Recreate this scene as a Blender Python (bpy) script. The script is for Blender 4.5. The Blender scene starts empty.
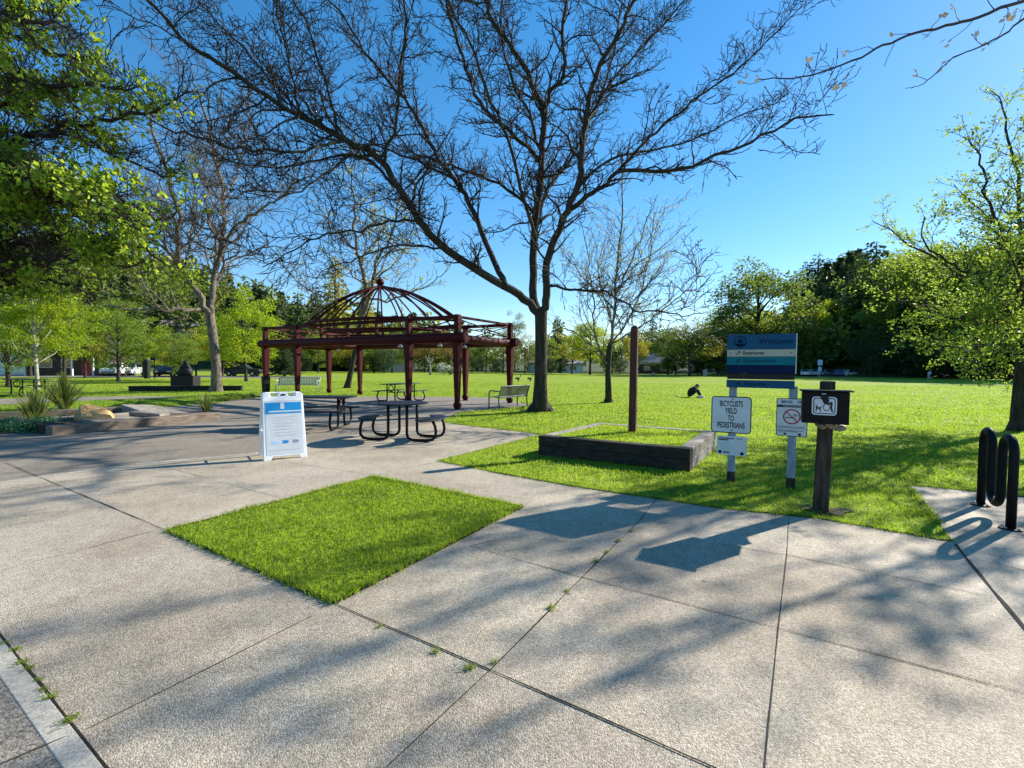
import bpy, bmesh, math, random
import numpy as np
from mathutils import Vector, Matrix

SC = bpy.context.scene
COL = SC.collection
R = math.radians
RNG = np.random.default_rng(7)
random.seed(7)

# ------------------------------------------------------------------ camera
F, W, H = 460.0, 1024, 768
CAMH, PITCH, ROLL = 1.55, math.atan(17.5 / 460.0), R(0.45)
CAMR = Matrix.Rotation(math.pi / 2 - PITCH, 3, 'X') @ Matrix.Rotation(ROLL, 3, 'Z')
cd = bpy.data.cameras.new('camera')
cam = bpy.data.objects.new('camera', cd)
COL.objects.link(cam)
cam.matrix_world = Matrix.Translation((0, 0, CAMH)) @ CAMR.to_4x4()
cd.sensor_width = 36.0
cd.lens = 36.0 * F / W
cd.clip_start, cd.clip_end = 0.05, 6000
SC.camera = cam


def ray(px, py):
    return CAMR @ Vector(((px - 512) / F, -(py - 384) / F, -1))


def G(px, py, z=0.0):
    """survey point: where the sight line through a photo point meets height z"""
    d = ray(px, py)
    t = (z - CAMH) / d.z
    return Vector((d.x * t, d.y * t, z))


def at(px, py, D):
    d = ray(px, py)
    return Vector((d.x * D / d.y, D, CAMH + d.z * D / d.y))


# ------------------------------------------------------------------ mesh builder
class MB:
    def __init__(s):
        s.v, s.f, s.n, s.mi = [], [], 0, []

    def add(s, verts, faces, mi=0):
        verts = np.asarray(verts, float).reshape(-1, 3)
        for fc in faces if isinstance(faces, list) else [faces]:
            fc = np.asarray(fc, int)
            if fc.size == 0:
                continue
            if fc.ndim == 1:
                fc = fc[None, :]
            s.f.append(fc + s.n)
            s.mi.append(mi)
        s.v.append(verts)
        s.n += len(verts)
        return s

    def mesh(s, name, mats=None, smooth=False):
        me = bpy.data.meshes.new(name)
        V = np.concatenate(s.v) if s.v else np.zeros((0, 3))
        me.vertices.add(len(V))
        me.vertices.foreach_set('co', V.astype(np.float32).ravel())
        loops = np.concatenate([f.ravel() for f in s.f])
        tot = np.concatenate([np.full(len(f), f.shape[1]) for f in s.f])
        mi = np.concatenate([np.full(len(f), m) for f, m in zip(s.f, s.mi)])
        start = np.concatenate([[0], np.cumsum(tot)[:-1]])
        me.loops.add(len(loops))
        me.loops.foreach_set('vertex_index', loops.astype(np.int32))
        me.polygons.add(len(tot))
        me.polygons.foreach_set('loop_start', start.astype(np.int32))
        me.polygons.foreach_set('loop_total', tot.astype(np.int32))
        me.polygons.foreach_set('material_index', mi.astype(np.int32))
        me.polygons.foreach_set('use_smooth', np.full(len(tot), smooth))
        me.update(calc_edges=True)
        for m in (mats if isinstance(mats, (list, tuple)) else [mats]):
            if m:
                me.materials.append(m)
        return me

    def build(s, name, mat=None, parent=None, smooth=False, bevel=0.0, loc=None):
        o = bpy.data.objects.new(name, s.mesh(name, mat, smooth))
        COL.objects.link(o)
        if parent:
            o.parent = parent
        if loc is not None:
            o.location = loc
        if bevel:
            b = o.modifiers.new('bevel', 'BEVEL')
            b.width, b.segments, b.limit_method = bevel, 2, 'ANGLE'
        return o

    # shapes -----------------------------------------------------------
    def hexa(s, p8, mi=0):
        """8 corners: bottom 4 (ccw), top 4 (ccw)"""
        return s.add(p8, np.array([[3, 2, 1, 0], [4, 5, 6, 7], [0, 1, 5, 4], [1, 2, 6, 5], [2, 3, 7, 6], [3, 0, 4, 7]]), mi)

    def box(s, c, size, rz=0.0, M=None, mi=0, taper=1.0):
        x, y, z = size[0] / 2, size[1] / 2, size[2] / 2
        p = np.array([[-x, -y, -z], [x, -y, -z], [x, y, -z], [-x, y, -z],
                      [-x * taper, -y * taper, z], [x * taper, -y * taper, z], [x * taper, y * taper, z], [-x * taper, y * taper, z]])
        if M is not None:
            p = p @ np.array(M.to_3x3()).T
        elif rz:
            c_, s_ = math.cos(rz), math.sin(rz)
            p = p @ np.array([[c_, s_, 0], [-s_, c_, 0], [0, 0, 1]])
        return s.hexa(p + np.array(c), mi)

    def bar(s, a, b, w, h=None, up=(0, 0, 1), mi=0):
        """rectangular bar from a to b"""
        a, b = Vector(a), Vector(b)
        h = h or w
        d = (b - a).normalized()
        u = Vector(up)
        if abs(d.dot(u)) > .98:
            u = Vector((0, 1, 0))
        sd = d.cross(u).normalized()
        u = sd.cross(d).normalized()
        q = []
        for e in (a, b):
            for i, j in ((-1, -1), (1, -1), (1, 1), (-1, 1)):
                q.append(e + sd * (i * w / 2) + u * (j * h / 2))
        q = np.array([tuple(v) for v in q])
        return s.add(q, np.array([[0, 1, 2, 3], [7, 6, 5, 4], [4, 5, 1, 0], [5, 6, 2, 1], [6, 7, 3, 2], [7, 4, 0, 3]]), mi)

    def tube(s, pts, rad, sides=8, cap=True, closed=False, mi=0):
        P = np.asarray([tuple(p) for p in pts], float)
        n = len(P)
        rad = np.broadcast_to(np.asarray(rad, float), (n,))
        if closed:
            T = np.roll(P, -1, 0) - np.roll(P, 1, 0)
        else:
            T = np.empty_like(P)
            T[1:-1] = P[2:] - P[:-2]
            T[0] = P[1] - P[0]
            T[-1] = P[-1] - P[-2]
        T /= np.linalg.norm(T, axis=1)[:, None] + 1e-12
        ref = np.array([0.0, 0, 1]) if abs(T[:, 2]).mean() < .75 else np.array([1.0, .13, 0])
        U = np.cross(T, ref)
        ln = np.linalg.norm(U, axis=1)
        if ln.min() < .25 and sides > 5:
            # carry the ring along the path without twisting
            u = U[int(ln.argmax())] if ln.max() > 0 else np.array([1.0, 0, 0])
            u = u / np.linalg.norm(u)
            for i in range(n):
                u = u - T[i] * (u @ T[i])
                u = u / (np.linalg.norm(u) + 1e-12)
                U[i] = u
        else:
            U /= ln[:, None] + 1e-12
        V = np.cross(T, U)
        a = np.arange(sides) * 2 * math.pi / sides
        ring = (P[:, None, :] + rad[:, None, None] * (np.cos(a)[None, :, None] * U[:, None, :] + np.sin(a)[None, :, None] * V[:, None, :]))
        k = np.arange(sides)
        k2 = (k + 1) % sides
        m = n if closed else n - 1
        i0 = (np.arange(m) * sides)[:, None]
        i1 = ((np.arange(m) + 1) % n * sides)[:, None]
        q = np.stack([i0 + k, i1 + k, i1 + k2, i0 + k2], -1).reshape(-1, 4)
        fs = [q]
        if cap and not closed:
            fs += [k[None, :].copy(), (k[::-1] + (n - 1) * sides)[None, :]]
        return s.add(ring.reshape(-1, 3), fs, mi)

    def lathe(s, prof, sides=20, c=(0, 0, 0), mi=0, squash=(1, 1)):
        """profile of (r, z) turned about the vertical through c"""
        prof = np.asarray(prof, float)
        a = np.arange(sides) * 2 * math.pi / sides
        n = len(prof)
        v = np.empty((n, sides, 3))
        v[..., 0] = prof[:, 0, None] * np.cos(a) * squash[0] + c[0]
        v[..., 1] = prof[:, 0, None] * np.sin(a) * squash[1] + c[1]
        v[..., 2] = prof[:, 1, None] + c[2]
        k = np.arange(sides)
        k2 = (k + 1) % sides
        i0 = (np.arange(n - 1) * sides)[:, None]
        q = np.stack([i0 + k, i0 + k2, i0 + sides + k2, i0 + sides + k], -1).reshape(-1, 4)
        return s.add(v.reshape(-1, 3), [q, k[::-1][None, :].copy(), (k + (n - 1) * sides)[None, :]], mi)

    def ball(s, c, r, sides=14, rings=8, sq=(1, 1, 1), mi=0):
        t = np.linspace(0.06, math.pi - .06, rings)
        return s.lathe(np.stack([np.sin(t) * r * 1.0, -np.cos(t) * r * sq[2]], 1), sides, c, mi, (sq[0], sq[1]))

    def prism(s, poly, z0, z1, mi=0):
        p = np.asarray([(q[0], q[1]) for q in poly], float)
        n = len(p)
        v = np.concatenate([np.c_[p, np.full(n, z0)], np.c_[p, np.full(n, z1)]])
        k = np.arange(n)
        k2 = (k + 1) % n
        return s.add(v, [np.stack([k, k2, k2 + n, k + n], 1), k[::-1][None, :].copy(), (k + n)[None, :]], mi)

    def plate(s, outline, th, M, mi=0):
        """flat outline in local x,z with thickness along y (centred), placed by matrix M"""
        p = np.asarray(outline, float)
        n = len(p)
        v = np.concatenate([np.c_[p[:, 0], np.full(n, -th / 2), p[:, 1]], np.c_[p[:, 0], np.full(n, th / 2), p[:, 1]]])
        v = np.c_[v, np.ones(len(v))] @ np.array(M).T
        k = np.arange(n)
        k2 = (k + 1) % n
        return s.add(v[:, :3], [np.stack([k2, k, k + n, k2 + n], 1), k[None, :].copy(), (k[::-1] + n)[None, :]], mi)


def rrect(w, h, r, n=5):
    o = []
    for cx, cy, a0 in ((w / 2 - r, h / 2 - r, 0), (-w / 2 + r, h / 2 - r, 90), (-w / 2 + r, -h / 2 + r, 180), (w / 2 - r, -h / 2 + r, 270)):
        for i in range(n):
            a = R(a0 + 90 * i / (n - 1))
            o.append((cx + r * math.cos(a), cy + r * math.sin(a)))
    return o


def ringpoly(ro, ri, n=28):
    """two half-ring outlines as one list of polygons"""
    a = np.linspace(0, math.pi, n)
    out = []
    for s0 in (0, math.pi):
        out.append([(ro * math.cos(t + s0), ro * math.sin(t + s0)) for t in a] + [(ri * math.cos(t + s0), ri * math.sin(t + s0)) for t in a[::-1]])
    return out


# ------------------------------------------------------------------ naming
def tag(o, label=None, cat=None, group=None, kind=None):
    if label:
        o['label'] = label
    if cat:
        o['category'] = cat
    if group:
        o['group'] = group
    if kind:
        o['kind'] = kind
    return o


def thing(name, label, cat, loc=(0, 0, 0), rz=0.0, group=None):
    o = bpy.data.objects.new(name, None)
    o.empty_display_size = .2
    COL.objects.link(o)
    o.location = loc
    o.rotation_euler = (0, 0, rz)
    return tag(o, label, cat, group)


def dup(o, label=None, group=None, loc=None, rz=None, scale=None, parent=None):
    kids = list(o.children)
    c = o.copy()
    COL.objects.link(c)
    if parent:
        c.parent = parent
    for k in kids:
        dup(k, parent=c)
    if label:
        c['label'] = label
    if group:
        c['group'] = group
    if loc is not None:
        c.location = loc
    if rz is not None:
        c.rotation_euler = (0, 0, rz)
    if scale is not None:
        c.scale = scale if hasattr(scale, '__len__') else (scale,) * 3
    return c


# ------------------------------------------------------------------ materials
def new_mat(name):
    m = bpy.data.materials.new(name)
    m.use_nodes = True
    nt = m.node_tree
    nt.nodes.clear()
    out = nt.nodes.new('ShaderNodeOutputMaterial')
    return m, nt, out


def N(nt, t, **kw):
    n = nt.nodes.new(t)
    for k, v in kw.items():
        if k.startswith('i_'):
            n.inputs[int(k[2:]) if k[2:].isdigit() else k[2:].replace('_', ' ')].default_value = v
        else:
            setattr(n, k, v)
    return n


def col4(c):
    return (c[0], c[1], c[2], 1)


def noise_ramp(nt, vec, scale, stops, detail=4, rough=.6):
    n = N(nt, 'ShaderNodeTexNoise')
    n.inputs['Scale'].default_value = scale
    n.inputs['Detail'].default_value = detail
    n.inputs['Roughness'].default_value = rough
    nt.links.new(vec, n.inputs['Vector'])
    r = N(nt, 'ShaderNodeValToRGB')
    e = r.color_ramp.elements
    e[0].position, e[0].color = stops[0][0], col4(stops[0][1])
    e[1].position, e[1].color = stops[-1][0], col4(stops[-1][1])
    for p, c in stops[1:-1]:
        x = e.new(p)
        x.color = col4(c)
    nt.links.new(n.outputs['Fac'], r.inputs[0])
    return n, r


def surf(name, c, c2=None, rough=.6, scale=8, bump=0.0, bscale=60, metal=0.0, spec=.22, pos=False, stretch=None):
    """painted / metal / wood / stone surface: two-tone noise colour and fine bump"""
    m, nt, out = new_mat(name)
    b = N(nt, 'ShaderNodeBsdfPrincipled')
    b.inputs['Roughness'].default_value = rough
    b.inputs['Metallic'].default_value = metal
    b.inputs['Specular IOR Level'].default_value = spec
    nt.links.new(b.outputs[0], out.inputs[0])
    if pos:
        vec = N(nt, 'ShaderNodeNewGeometry').outputs['Position']
    else:
        vec = N(nt, 'ShaderNodeTexCoord').outputs['Object']
    if stretch:
        mp = N(nt, 'ShaderNodeMapping')
        mp.inputs['Scale'].default_value = stretch
        nt.links.new(vec, mp.inputs[0])
        vec = mp.outputs[0]
    c2 = c2 or tuple(x * .7 for x in c)
    n, r = noise_ramp(nt, vec, scale, [(.35, c2), (.65, c)])
    nt.links.new(r.outputs[0], b.inputs['Base Color'])
    if bump:
        n2 = N(nt, 'ShaderNodeTexNoise')
        n2.inputs['Scale'].default_value = bscale
        n2.inputs['Detail'].default_value = 5
        nt.links.new(vec, n2.inputs['Vector'])
        bp = N(nt, 'ShaderNodeBump')
        bp.inputs['Strength'].default_value = bump
        bp.inputs['Distance'].default_value = .02
        nt.links.new(n2.outputs['Fac'], bp.inputs['Height'])
        nt.links.new(bp.outputs[0], b.inputs['Normal'])
    return m


def leaf_mat(name, c_dark, c_light, trans, tfac=.45, scale=1.5, rough=.55):
    m, nt, out = new_mat(name)
    geo = N(nt, 'ShaderNodeNewGeometry')
    oi = N(nt, 'ShaderNodeObjectInfo')
    n, r = noise_ramp(nt, geo.outputs['Position'], scale, [(.3, c_dark), (.7, c_light)], detail=6, rough=.75)
    hs = N(nt, 'ShaderNodeHueSaturation')
    mr = N(nt, 'ShaderNodeMapRange')
    mr.inputs[3].default_value, mr.inputs[4].default_value = .8, 1.2
    nt.links.new(oi.outputs['Random'], mr.inputs[0])
    nt.links.new(mr.outputs[0], hs.inputs['Value'])
    nt.links.new(r.outputs[0], hs.inputs['Color'])
    b = N(nt, 'ShaderNodeBsdfPrincipled')
    b.inputs['Roughness'].default_value = rough
    b.inputs['Specular IOR Level'].default_value = .3
    nt.links.new(hs.outputs[0], b.inputs['Base Color'])
    t = N(nt, 'ShaderNodeBsdfTranslucent')
    mix2 = N(nt, 'ShaderNodeMix', data_type='RGBA', blend_type='MULTIPLY')
    mix2.inputs[0].default_value = 0.0
    t.inputs['Color'].default_value = col4(trans)
    ms = N(nt, 'ShaderNodeMixShader')
    ms.inputs[0].default_value = tfac
    nt.links.new(b.outputs[0], ms.inputs[1])
    nt.links.new(t.outputs[0], ms.inputs[2])
    nt.links.new(ms.outputs[0], out.inputs[0])
    nt.nodes.remove(mix2)
    return m


def concrete_mat(name, base, stone_lo, stone_hi, stain, cell=110.0, bump=.35, slabs=None):
    m, nt, out = new_mat(name)
    pos = N(nt, 'ShaderNodeNewGeometry').outputs['Position']
    v = N(nt, 'ShaderNodeTexVoronoi')
    v.inputs['Scale'].default_value = cell
    nt.links.new(pos, v.inputs['Vector'])
    sep = N(nt, 'ShaderNodeSeparateColor')
    nt.links.new(v.outputs['Color'], sep.inputs[0])
    rp = N(nt, 'ShaderNodeValToRGB')
    e = rp.color_ramp.elements
    e[0].position, e[0].color = .05, col4(stone_lo)
    e[1].position, e[1].color = .95, col4(stone_hi)
    x = e.new(.5)
    x.color = col4(base)
    nt.links.new(sep.outputs[0], rp.inputs[0])
    _, r1 = noise_ramp(nt, pos, .55, [(.3, stain), (.62, (1, 1, 1))], detail=7, rough=.65)
    _, r2 = noise_ramp(nt, pos, 9.0, [(.3, (.8, .8, .8)), (.7, (1.1, 1.1, 1.1))], detail=8, rough=.75)
    _, r3 = noise_ramp(nt, pos, 2.3, [(.60, (1, 1, 1)), (.78, (.74, .72, .70))], detail=5, rough=.6)
    cur = rp.outputs[0]
    extra = []
    for ax, thr, k in (slabs or []):
        # each slab was poured separately: the tone steps at the joints
        dt = N(nt, 'ShaderNodeVectorMath', operation='DOT_PRODUCT')
        dt.inputs[1].default_value = ax
        nt.links.new(pos, dt.inputs[0])
        gt_ = N(nt, 'ShaderNodeMath', operation='GREATER_THAN')
        gt_.inputs[1].default_value = thr
        nt.links.new(dt.outputs['Value'], gt_.inputs[0])
        rr_ = N(nt, 'ShaderNodeValToRGB')
        rr_.color_ramp.elements[0].color = (1, 1, 1, 1)
        rr_.color_ramp.elements[1].color = col4(k)
        nt.links.new(gt_.outputs[0], rr_.inputs[0])
        extra.append(rr_)
    # dark gum and drip spots
    v5 = N(nt, 'ShaderNodeTexVoronoi')
    v5.inputs['Scale'].default_value = 1.9
    nt.links.new(pos, v5.inputs['Vector'])
    r5 = N(nt, 'ShaderNodeValToRGB')
    r5.color_ramp.elements[0].position, r5.color_ramp.elements[0].color = .022, (.42, .41, .40, 1)
    r5.color_ramp.elements[1].position, r5.color_ramp.elements[1].color = .045, (1, 1, 1, 1)
    nt.links.new(v5.outputs['Distance'], r5.inputs[0])
    for r_ in [r1, r2, r3, r5] + extra:
        mx = N(nt, 'ShaderNodeMix', data_type='RGBA', blend_type='MULTIPLY')
        mx.inputs[0].default_value = 1
        nt.links.new(cur, mx.inputs[6])
        nt.links.new(r_.outputs[0], mx.inputs[7])
        cur = mx.outputs[2]
    b = N(nt, 'ShaderNodeBsdfPrincipled')
    b.inputs['Roughness'].default_value = .75
    b.inputs['Specular IOR Level'].default_value = .25
    nt.links.new(cur, b.inputs['Base Color'])
    bp = N(nt, 'ShaderNodeBump')
    bp.inputs['Strength'].default_value = bump
    bp.inputs['Distance'].default_value = .006
    bp.invert = True
    nt.links.new(v.outputs['Distance'], bp.inputs['Height'])
    n4 = N(nt, 'ShaderNodeTexNoise')
    n4.inputs['Scale'].default_value = 3
    n4.inputs['Detail'].default_value = 8
    nt.links.new(pos, n4.inputs['Vector'])
    bp2 = N(nt, 'ShaderNodeBump')
    bp2.inputs['Strength'].default_value = .15
    bp2.inputs['Distance'].default_value = .03
    nt.links.new(n4.outputs['Fac'], bp2.inputs['Height'])
    nt.links.new(bp.outputs[0], bp2.inputs['Normal'])
    nt.links.new(bp2.outputs[0], b.inputs['Normal'])
    nt.links.new(b.outputs[0], out.inputs[0])
    return m


M = {}
_ax = Vector((.85, -.527, 0)).normalized()
_bx = Vector((.527, .85, 0)).normalized()
SLABS = [(_ax, G(490, 672).dot(_ax), (.9, .9, .91)), (_ax, G(778, 631).dot(_ax), (1.13, 1.12, 1.11)), (_bx, G(490, 672).dot(_bx), (1.06, 1.05, 1.03)),
         (_bx, G(583, 579).dot(_bx), (.93, .93, .93)), (_ax, G(200, 672).dot(_ax), (1.07, 1.06, 1.04)), (_bx, G(787, 556).dot(_bx), (1.06, 1.06, 1.06))]
M['concrete'] = concrete_mat('exposed aggregate concrete', (.415, .36, .272), (.28, .24, .185), (.56, .50, .41), (.64, .60, .55), cell=135, bump=.55, slabs=SLABS)
M['plaza'] = concrete_mat('grey plaza concrete', (.25, .215, .17), (.15, .128, .10), (.36, .315, .255), (.72, .70, .68), cell=160, bump=.15)
M['asphalt'] = concrete_mat('worn asphalt', (.23, .2, .165), (.11, .098, .08), (.36, .32, .265), (.75, .74, .73), cell=120)
M['kerb'] = concrete_mat('pale kerb concrete', (.47, .43, .36), (.36, .325, .27), (.58, .53, .45), (.72, .7, .67), cell=120, bump=.15)
M['joint'] = surf('joint dirt and edge shadow', (.03, .025, .02), (.014, .012, .01), rough=.95, scale=40, pos=True)
M['score'] = surf('score line dirt', (.075, .063, .05), (.035, .03, .024), rough=.95, scale=30, pos=True)
M['trim'] = surf('pale joint filler', (.62, .6, .55), (.4, .38, .34), rough=.9, scale=20, pos=True)
M['soil'] = surf('bare soil', (.16, .115, .075), (.07, .05, .035), rough=.95, scale=14, bump=.6, bscale=80, pos=True)
M['bark'] = surf('grey bark', (.06, .048, .04), (.022, .018, .015), rough=.9, scale=11, bump=.9, bscale=26, stretch=(1, 1, .25))
M['bark_pale'] = surf('pale bark', (.24, .205, .16), (.1, .085, .066), rough=.9, scale=9, bump=.6, bscale=24, stretch=(1, 1, .3))
M['bark_mid'] = surf('mid grey bark', (.21, .175, .138), (.075, .062, .05), rough=.9, scale=9, bump=.7, bscale=24, stretch=(1, 1, .3))
M['bark_white'] = surf('white birch bark', (.42, .38, .31), (.2, .18, .145), rough=.8, scale=7, bump=.4, bscale=20, stretch=(.5, .5, 2))
M['twig_dark'] = surf('dark twigs', (.08, .055, .05), (.045, .03, .03), rough=.8, scale=6)
M['red'] = surf('dark red paint', (.062, .0062, .008), (.046, .005, .0065), rough=.55, spec=.12, scale=5, bump=.05, bscale=30)
M['black_metal'] = surf('black coated metal', (.009, .009, .010), (.006, .006, .007), rough=.5, scale=10, spec=.12)
M['dark_metal'] = surf('dark mesh metal', (.016, .020, .03), (.010, .013, .02), rough=.5, scale=10, spec=.2)
M['grey_metal'] = surf('grey powder coated metal', (.42, .43, .43), (.33, .34, .34), rough=.45, scale=10)
M['bench_metal'] = surf('olive grey metal', (.11, .125, .105), (.075, .085, .072), rough=.5, scale=10)
M['steel'] = surf('galvanised steel', (.5, .5, .5), (.38, .38, .38), rough=.35, scale=30, metal=.8)
M['old_wood'] = surf('weathered dark wood', (.085, .06, .045), (.02, .016, .013), rough=.9, scale=5, bump=.7, bscale=22, stretch=(4, 4, .6))
M['timber'] = surf('weathered grey timber', (.36, .32, .27), (.17, .15, .125), rough=.9, scale=5, bump=.7, bscale=30, stretch=(1, 1, 4))
M['timber_dark'] = surf('dark timber', (.05, .04, .031), (.018, .015, .013), rough=.9, scale=5, bump=.7, bscale=30, stretch=(1, 1, 4))
M['timber_brown'] = surf('brown cut timber', (.25, .195, .14), (.13, .1, .075), rough=.85, scale=5, bump=.5, bscale=30, stretch=(1, 1, 4))
M['pole_wood'] = surf('reddish wood', (.11, .042, .03), (.05, .024, .018), rough=.8, scale=5, bump=.5, bscale=24, stretch=(5, 5, .5))
M['sign_blue'] = surf('slate blue sign paint', (.016, .082, .165), (.014, .074, .15), rough=.6, spec=.08, scale=6)
M['sign_cream'] = surf('cream sign band', (.40, .40, .32), (.36, .36, .29), rough=.6, spec=.08, scale=6)
M['sign_teal'] = surf('teal sign band', (.008, .15, .19), (.007, .135, .17), rough=.6, spec=.08, scale=6)
M['sign_navy'] = surf('navy sign band', (.005, .017, .06), (.0045, .015, .054), rough=.6, spec=.06, scale=6)
M['sign_ink'] = surf('dark navy lettering', (.004, .010, .035), (.0035, .009, .03), rough=.7, spec=.05)
M['sign_white'] = surf('white sign face', (.62, .65, .67), (.56, .58, .60), rough=.4, scale=6)
M['ink'] = surf('black lettering', (.015, .016, .02), (.012, .013, .016), rough=.5)
M['ink_grey'] = surf('small grey print', (.52, .54, .57), (.48, .5, .53), rough=.6)
M['ink_red'] = surf('red prohibition ring', (.42, .03, .05), (.38, .028, .045), rough=.5)
M['post_blue'] = surf('weathered blue post paint', (.30, .36, .42), (.18, .22, .27), rough=.7, scale=7, bump=.2, stretch=(3, 3, .7))
M['white_plastic'] = surf('white moulded plastic', (.82, .83, .83), (.76, .77, .77), rough=.4, scale=5)
M['poster_blue'] = surf('poster blue', (.02, .28, .62), (.018, .24, .55), rough=.35, scale=4)
M['poster_pale'] = surf('poster pale blue', (.4, .6, .8), (.37, .56, .76), rough=.4)
M['poster_slate'] = surf('poster slate', (.25, .28, .4), (.22, .25, .36), rough=.4)
M['bag_pale'] = surf('pale plastic bag', (.36, .32, .24), (.22, .2, .15), rough=.5, scale=12, bump=.6, bscale=30)
M['boulder'] = surf('tan boulder', (.58, .37, .16), (.36, .22, .10), rough=.9, scale=4, bump=.9, bscale=14)
M['granite'] = surf('dark granite', (.018, .018, .02), (.01, .01, .011), rough=.6, scale=20, bump=.2)
M['stone_kerb'] = surf('dark low stone', (.035, .033, .03), (.02, .018, .017), rough=.9, scale=8, bump=.5)
M['wall_white'] = surf('white painted wall', (.75, .73, .69), (.68, .66, .62), rough=.8, scale=3)
M['wall_tan'] = surf('tan siding', (.38, .3, .24), (.28, .22, .18), rough=.8, scale=3, stretch=(1, 1, 8))
M['wall_dark'] = surf('dark brown siding', (.1, .075, .06), (.06, .045, .038), rough=.8, scale=3)
M['roof_grey'] = surf('grey shingle roof', (.3, .3, .3), (.2, .2, .2), rough=.9, scale=9, bump=.4)
M['roof_dark'] = surf('dark shingle roof', (.1, .1, .1), (.06, .06, .06), rough=.9, scale=9, bump=.4)
M['door_red'] = surf('red door paint', (.4, .04, .05), (.33, .033, .04), rough=.5)
M['glass'] = surf('dark window glass', (.03, .035, .04), (.02, .024, .028), rough=.08, spec=.8)
M['car_white'] = surf('white car paint', (.75, .76, .77), (.72, .73, .74), rough=.2, scale=2)
M['car_dark'] = surf('dark car paint', (.03, .032, .037), (.025, .027, .03), rough=.2, scale=2)
M['car_silver'] = surf('silver car paint', (.45, .47, .5), (.42, .44, .47), rough=.25, scale=2, metal=.3)
M['car_blue'] = surf('blue car paint', (.06, .12, .25), (.05, .1, .22), rough=.2, scale=2)
M['rubber'] = surf('tyre rubber', (.025, .025, .025), (.018, .018, .018), rough=.9)
M['lamp_clear'] = surf('lamp lens', (.6, .6, .58), (.5, .5, .48), rough=.15)
M['skin'] = surf('skin', (.5, .3, .21), (.45, .27, .19), rough=.55)
M['hair'] = surf('dark hair', (.03, .022, .018), (.02, .015, .012), rough=.6)
M['cloth_black'] = surf('black cloth', (.022, .022, .025), (.014, .014, .016), rough=.9)
M['cloth_pale'] = surf('pale cloth', (.6, .58, .55), (.5, .48, .46), rough=.9)
M['goose_brown'] = surf('brown feathers', (.14, .11, .08), (.08, .062, .048), rough=.8, scale=20)
M['goose_black'] = surf('black feathers', (.015, .015, .016), (.012, .012, .013), rough=.7)
M['goose_white'] = surf('white feathers', (.72, .7, .66), (.6, .58, .55), rough=.8)
M['blossom'] = surf('pale blossom', (.75, .66, .5), (.6, .5, .42), rough=.7)
# ------------------------------------------------------------------ light and sky
SUN_AZ, SUN_EL = R(30), R(29.5)       # azimuth from +X towards +Y
sv = Vector((math.cos(SUN_EL) * math.cos(SUN_AZ), math.cos(SUN_EL) * math.sin(SUN_AZ), math.sin(SUN_EL)))
sl = bpy.data.lights.new('sun', 'SUN')
sl.energy, sl.angle, sl.color = 5.0, R(.53), (1.0, .935, .83)
so = bpy.data.objects.new('sun', sl)
COL.objects.link(so)
so.rotation_euler = sv.to_track_quat('Z', 'Y').to_euler()
so.location = sv * 60
wd = bpy.data.worlds.new('World')
SC.world = wd
wd.use_nodes = True
wn = wd.node_tree
bg = wn.nodes['Background']
sky = wn.nodes.new('ShaderNodeTexSky')
sky.sky_type = 'NISHITA'
sky.sun_disc = False
sky.sun_elevation = SUN_EL
sky.sun_rotation = math.pi / 2 - SUN_AZ
sky.air_density, sky.dust_density, sky.ozone_density = 1.0, .08, 4.0
sky.altitude = 30
hsv = wn.nodes.new('ShaderNodeHueSaturation')
hsv.inputs['Saturation'].default_value = 1.3
hsv.inputs['Hue'].default_value = .502
wn.links.new(sky.outputs[0], hsv.inputs['Color'])
gm = wn.nodes.new('ShaderNodeGamma')
gm.inputs[1].default_value = .82
wn.links.new(hsv.outputs[0], gm.inputs[0])
wn.links.new(gm.outputs[0], bg.inputs[0])
bg.inputs[1].default_value = .13
SC.view_settings.view_transform = 'Standard'
SC.view_settings.look = 'None'
SC.view_settings.exposure = 1.1
SC.view_settings.gamma = 1
SC.cycles.max_bounces = 6
SC.cycles.diffuse_bounces = 3
SC.cycles.transmission_bounces = 3
SC.cycles.glossy_bounces = 2

# ------------------------------------------------------------------ ground
AX = Vector((.85, -.527, 0)).normalized()      # paving axis running right and nearer
BX = Vector((.527, .85, 0)).normalized()       # paving axis running right and farther


def lawn_mat():
    m, nt, out = new_mat('lawn turf')
    pos = N(nt, 'ShaderNodeNewGeometry').outputs['Position']
    _, r1 = noise_ramp(nt, pos, .22, [(.3, (.175, .25, .02)), (.5, (.24, .315, .025)), (.72, (.33, .36, .045))], detail=9, rough=.72)
    _, r2 = noise_ramp(nt, pos, 14, [(.3, (.55, .6, .6)), (.7, (1.2, 1.2, 1.1))], detail=6, rough=.8)
    mx = N(nt, 'ShaderNodeMix', data_type='RGBA', blend_type='MULTIPLY')
    mx.inputs[0].default_value = 1
    nt.links.new(r1.outputs[0], mx.inputs[6])
    nt.links.new(r2.outputs[0], mx.inputs[7])
    b = N(nt, 'ShaderNodeBsdfPrincipled')
    b.inputs['Roughness'].default_value = .9
    b.inputs['Specular IOR Level'].default_value = .1
    nt.links.new(mx.outputs[2], b.inputs['Base Color'])
    n2 = N(nt, 'ShaderNodeTexNoise')
    n2.inputs['Scale'].default_value = 9
    n2.inputs['Detail'].default_value = 8
    nt.links.new(pos, n2.inputs['Vector'])
    bp = N(nt, 'ShaderNodeBump')
    bp.inputs['Strength'].default_value = .6
    bp.inputs['Distance'].default_value = .08
    nt.links.new(n2.outputs['Fac'], bp.inputs['Height'])
    nt.links.new(bp.outputs[0], b.inputs['Normal'])
    nt.links.new(b.outputs[0], out.inputs[0])
    return m


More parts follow.
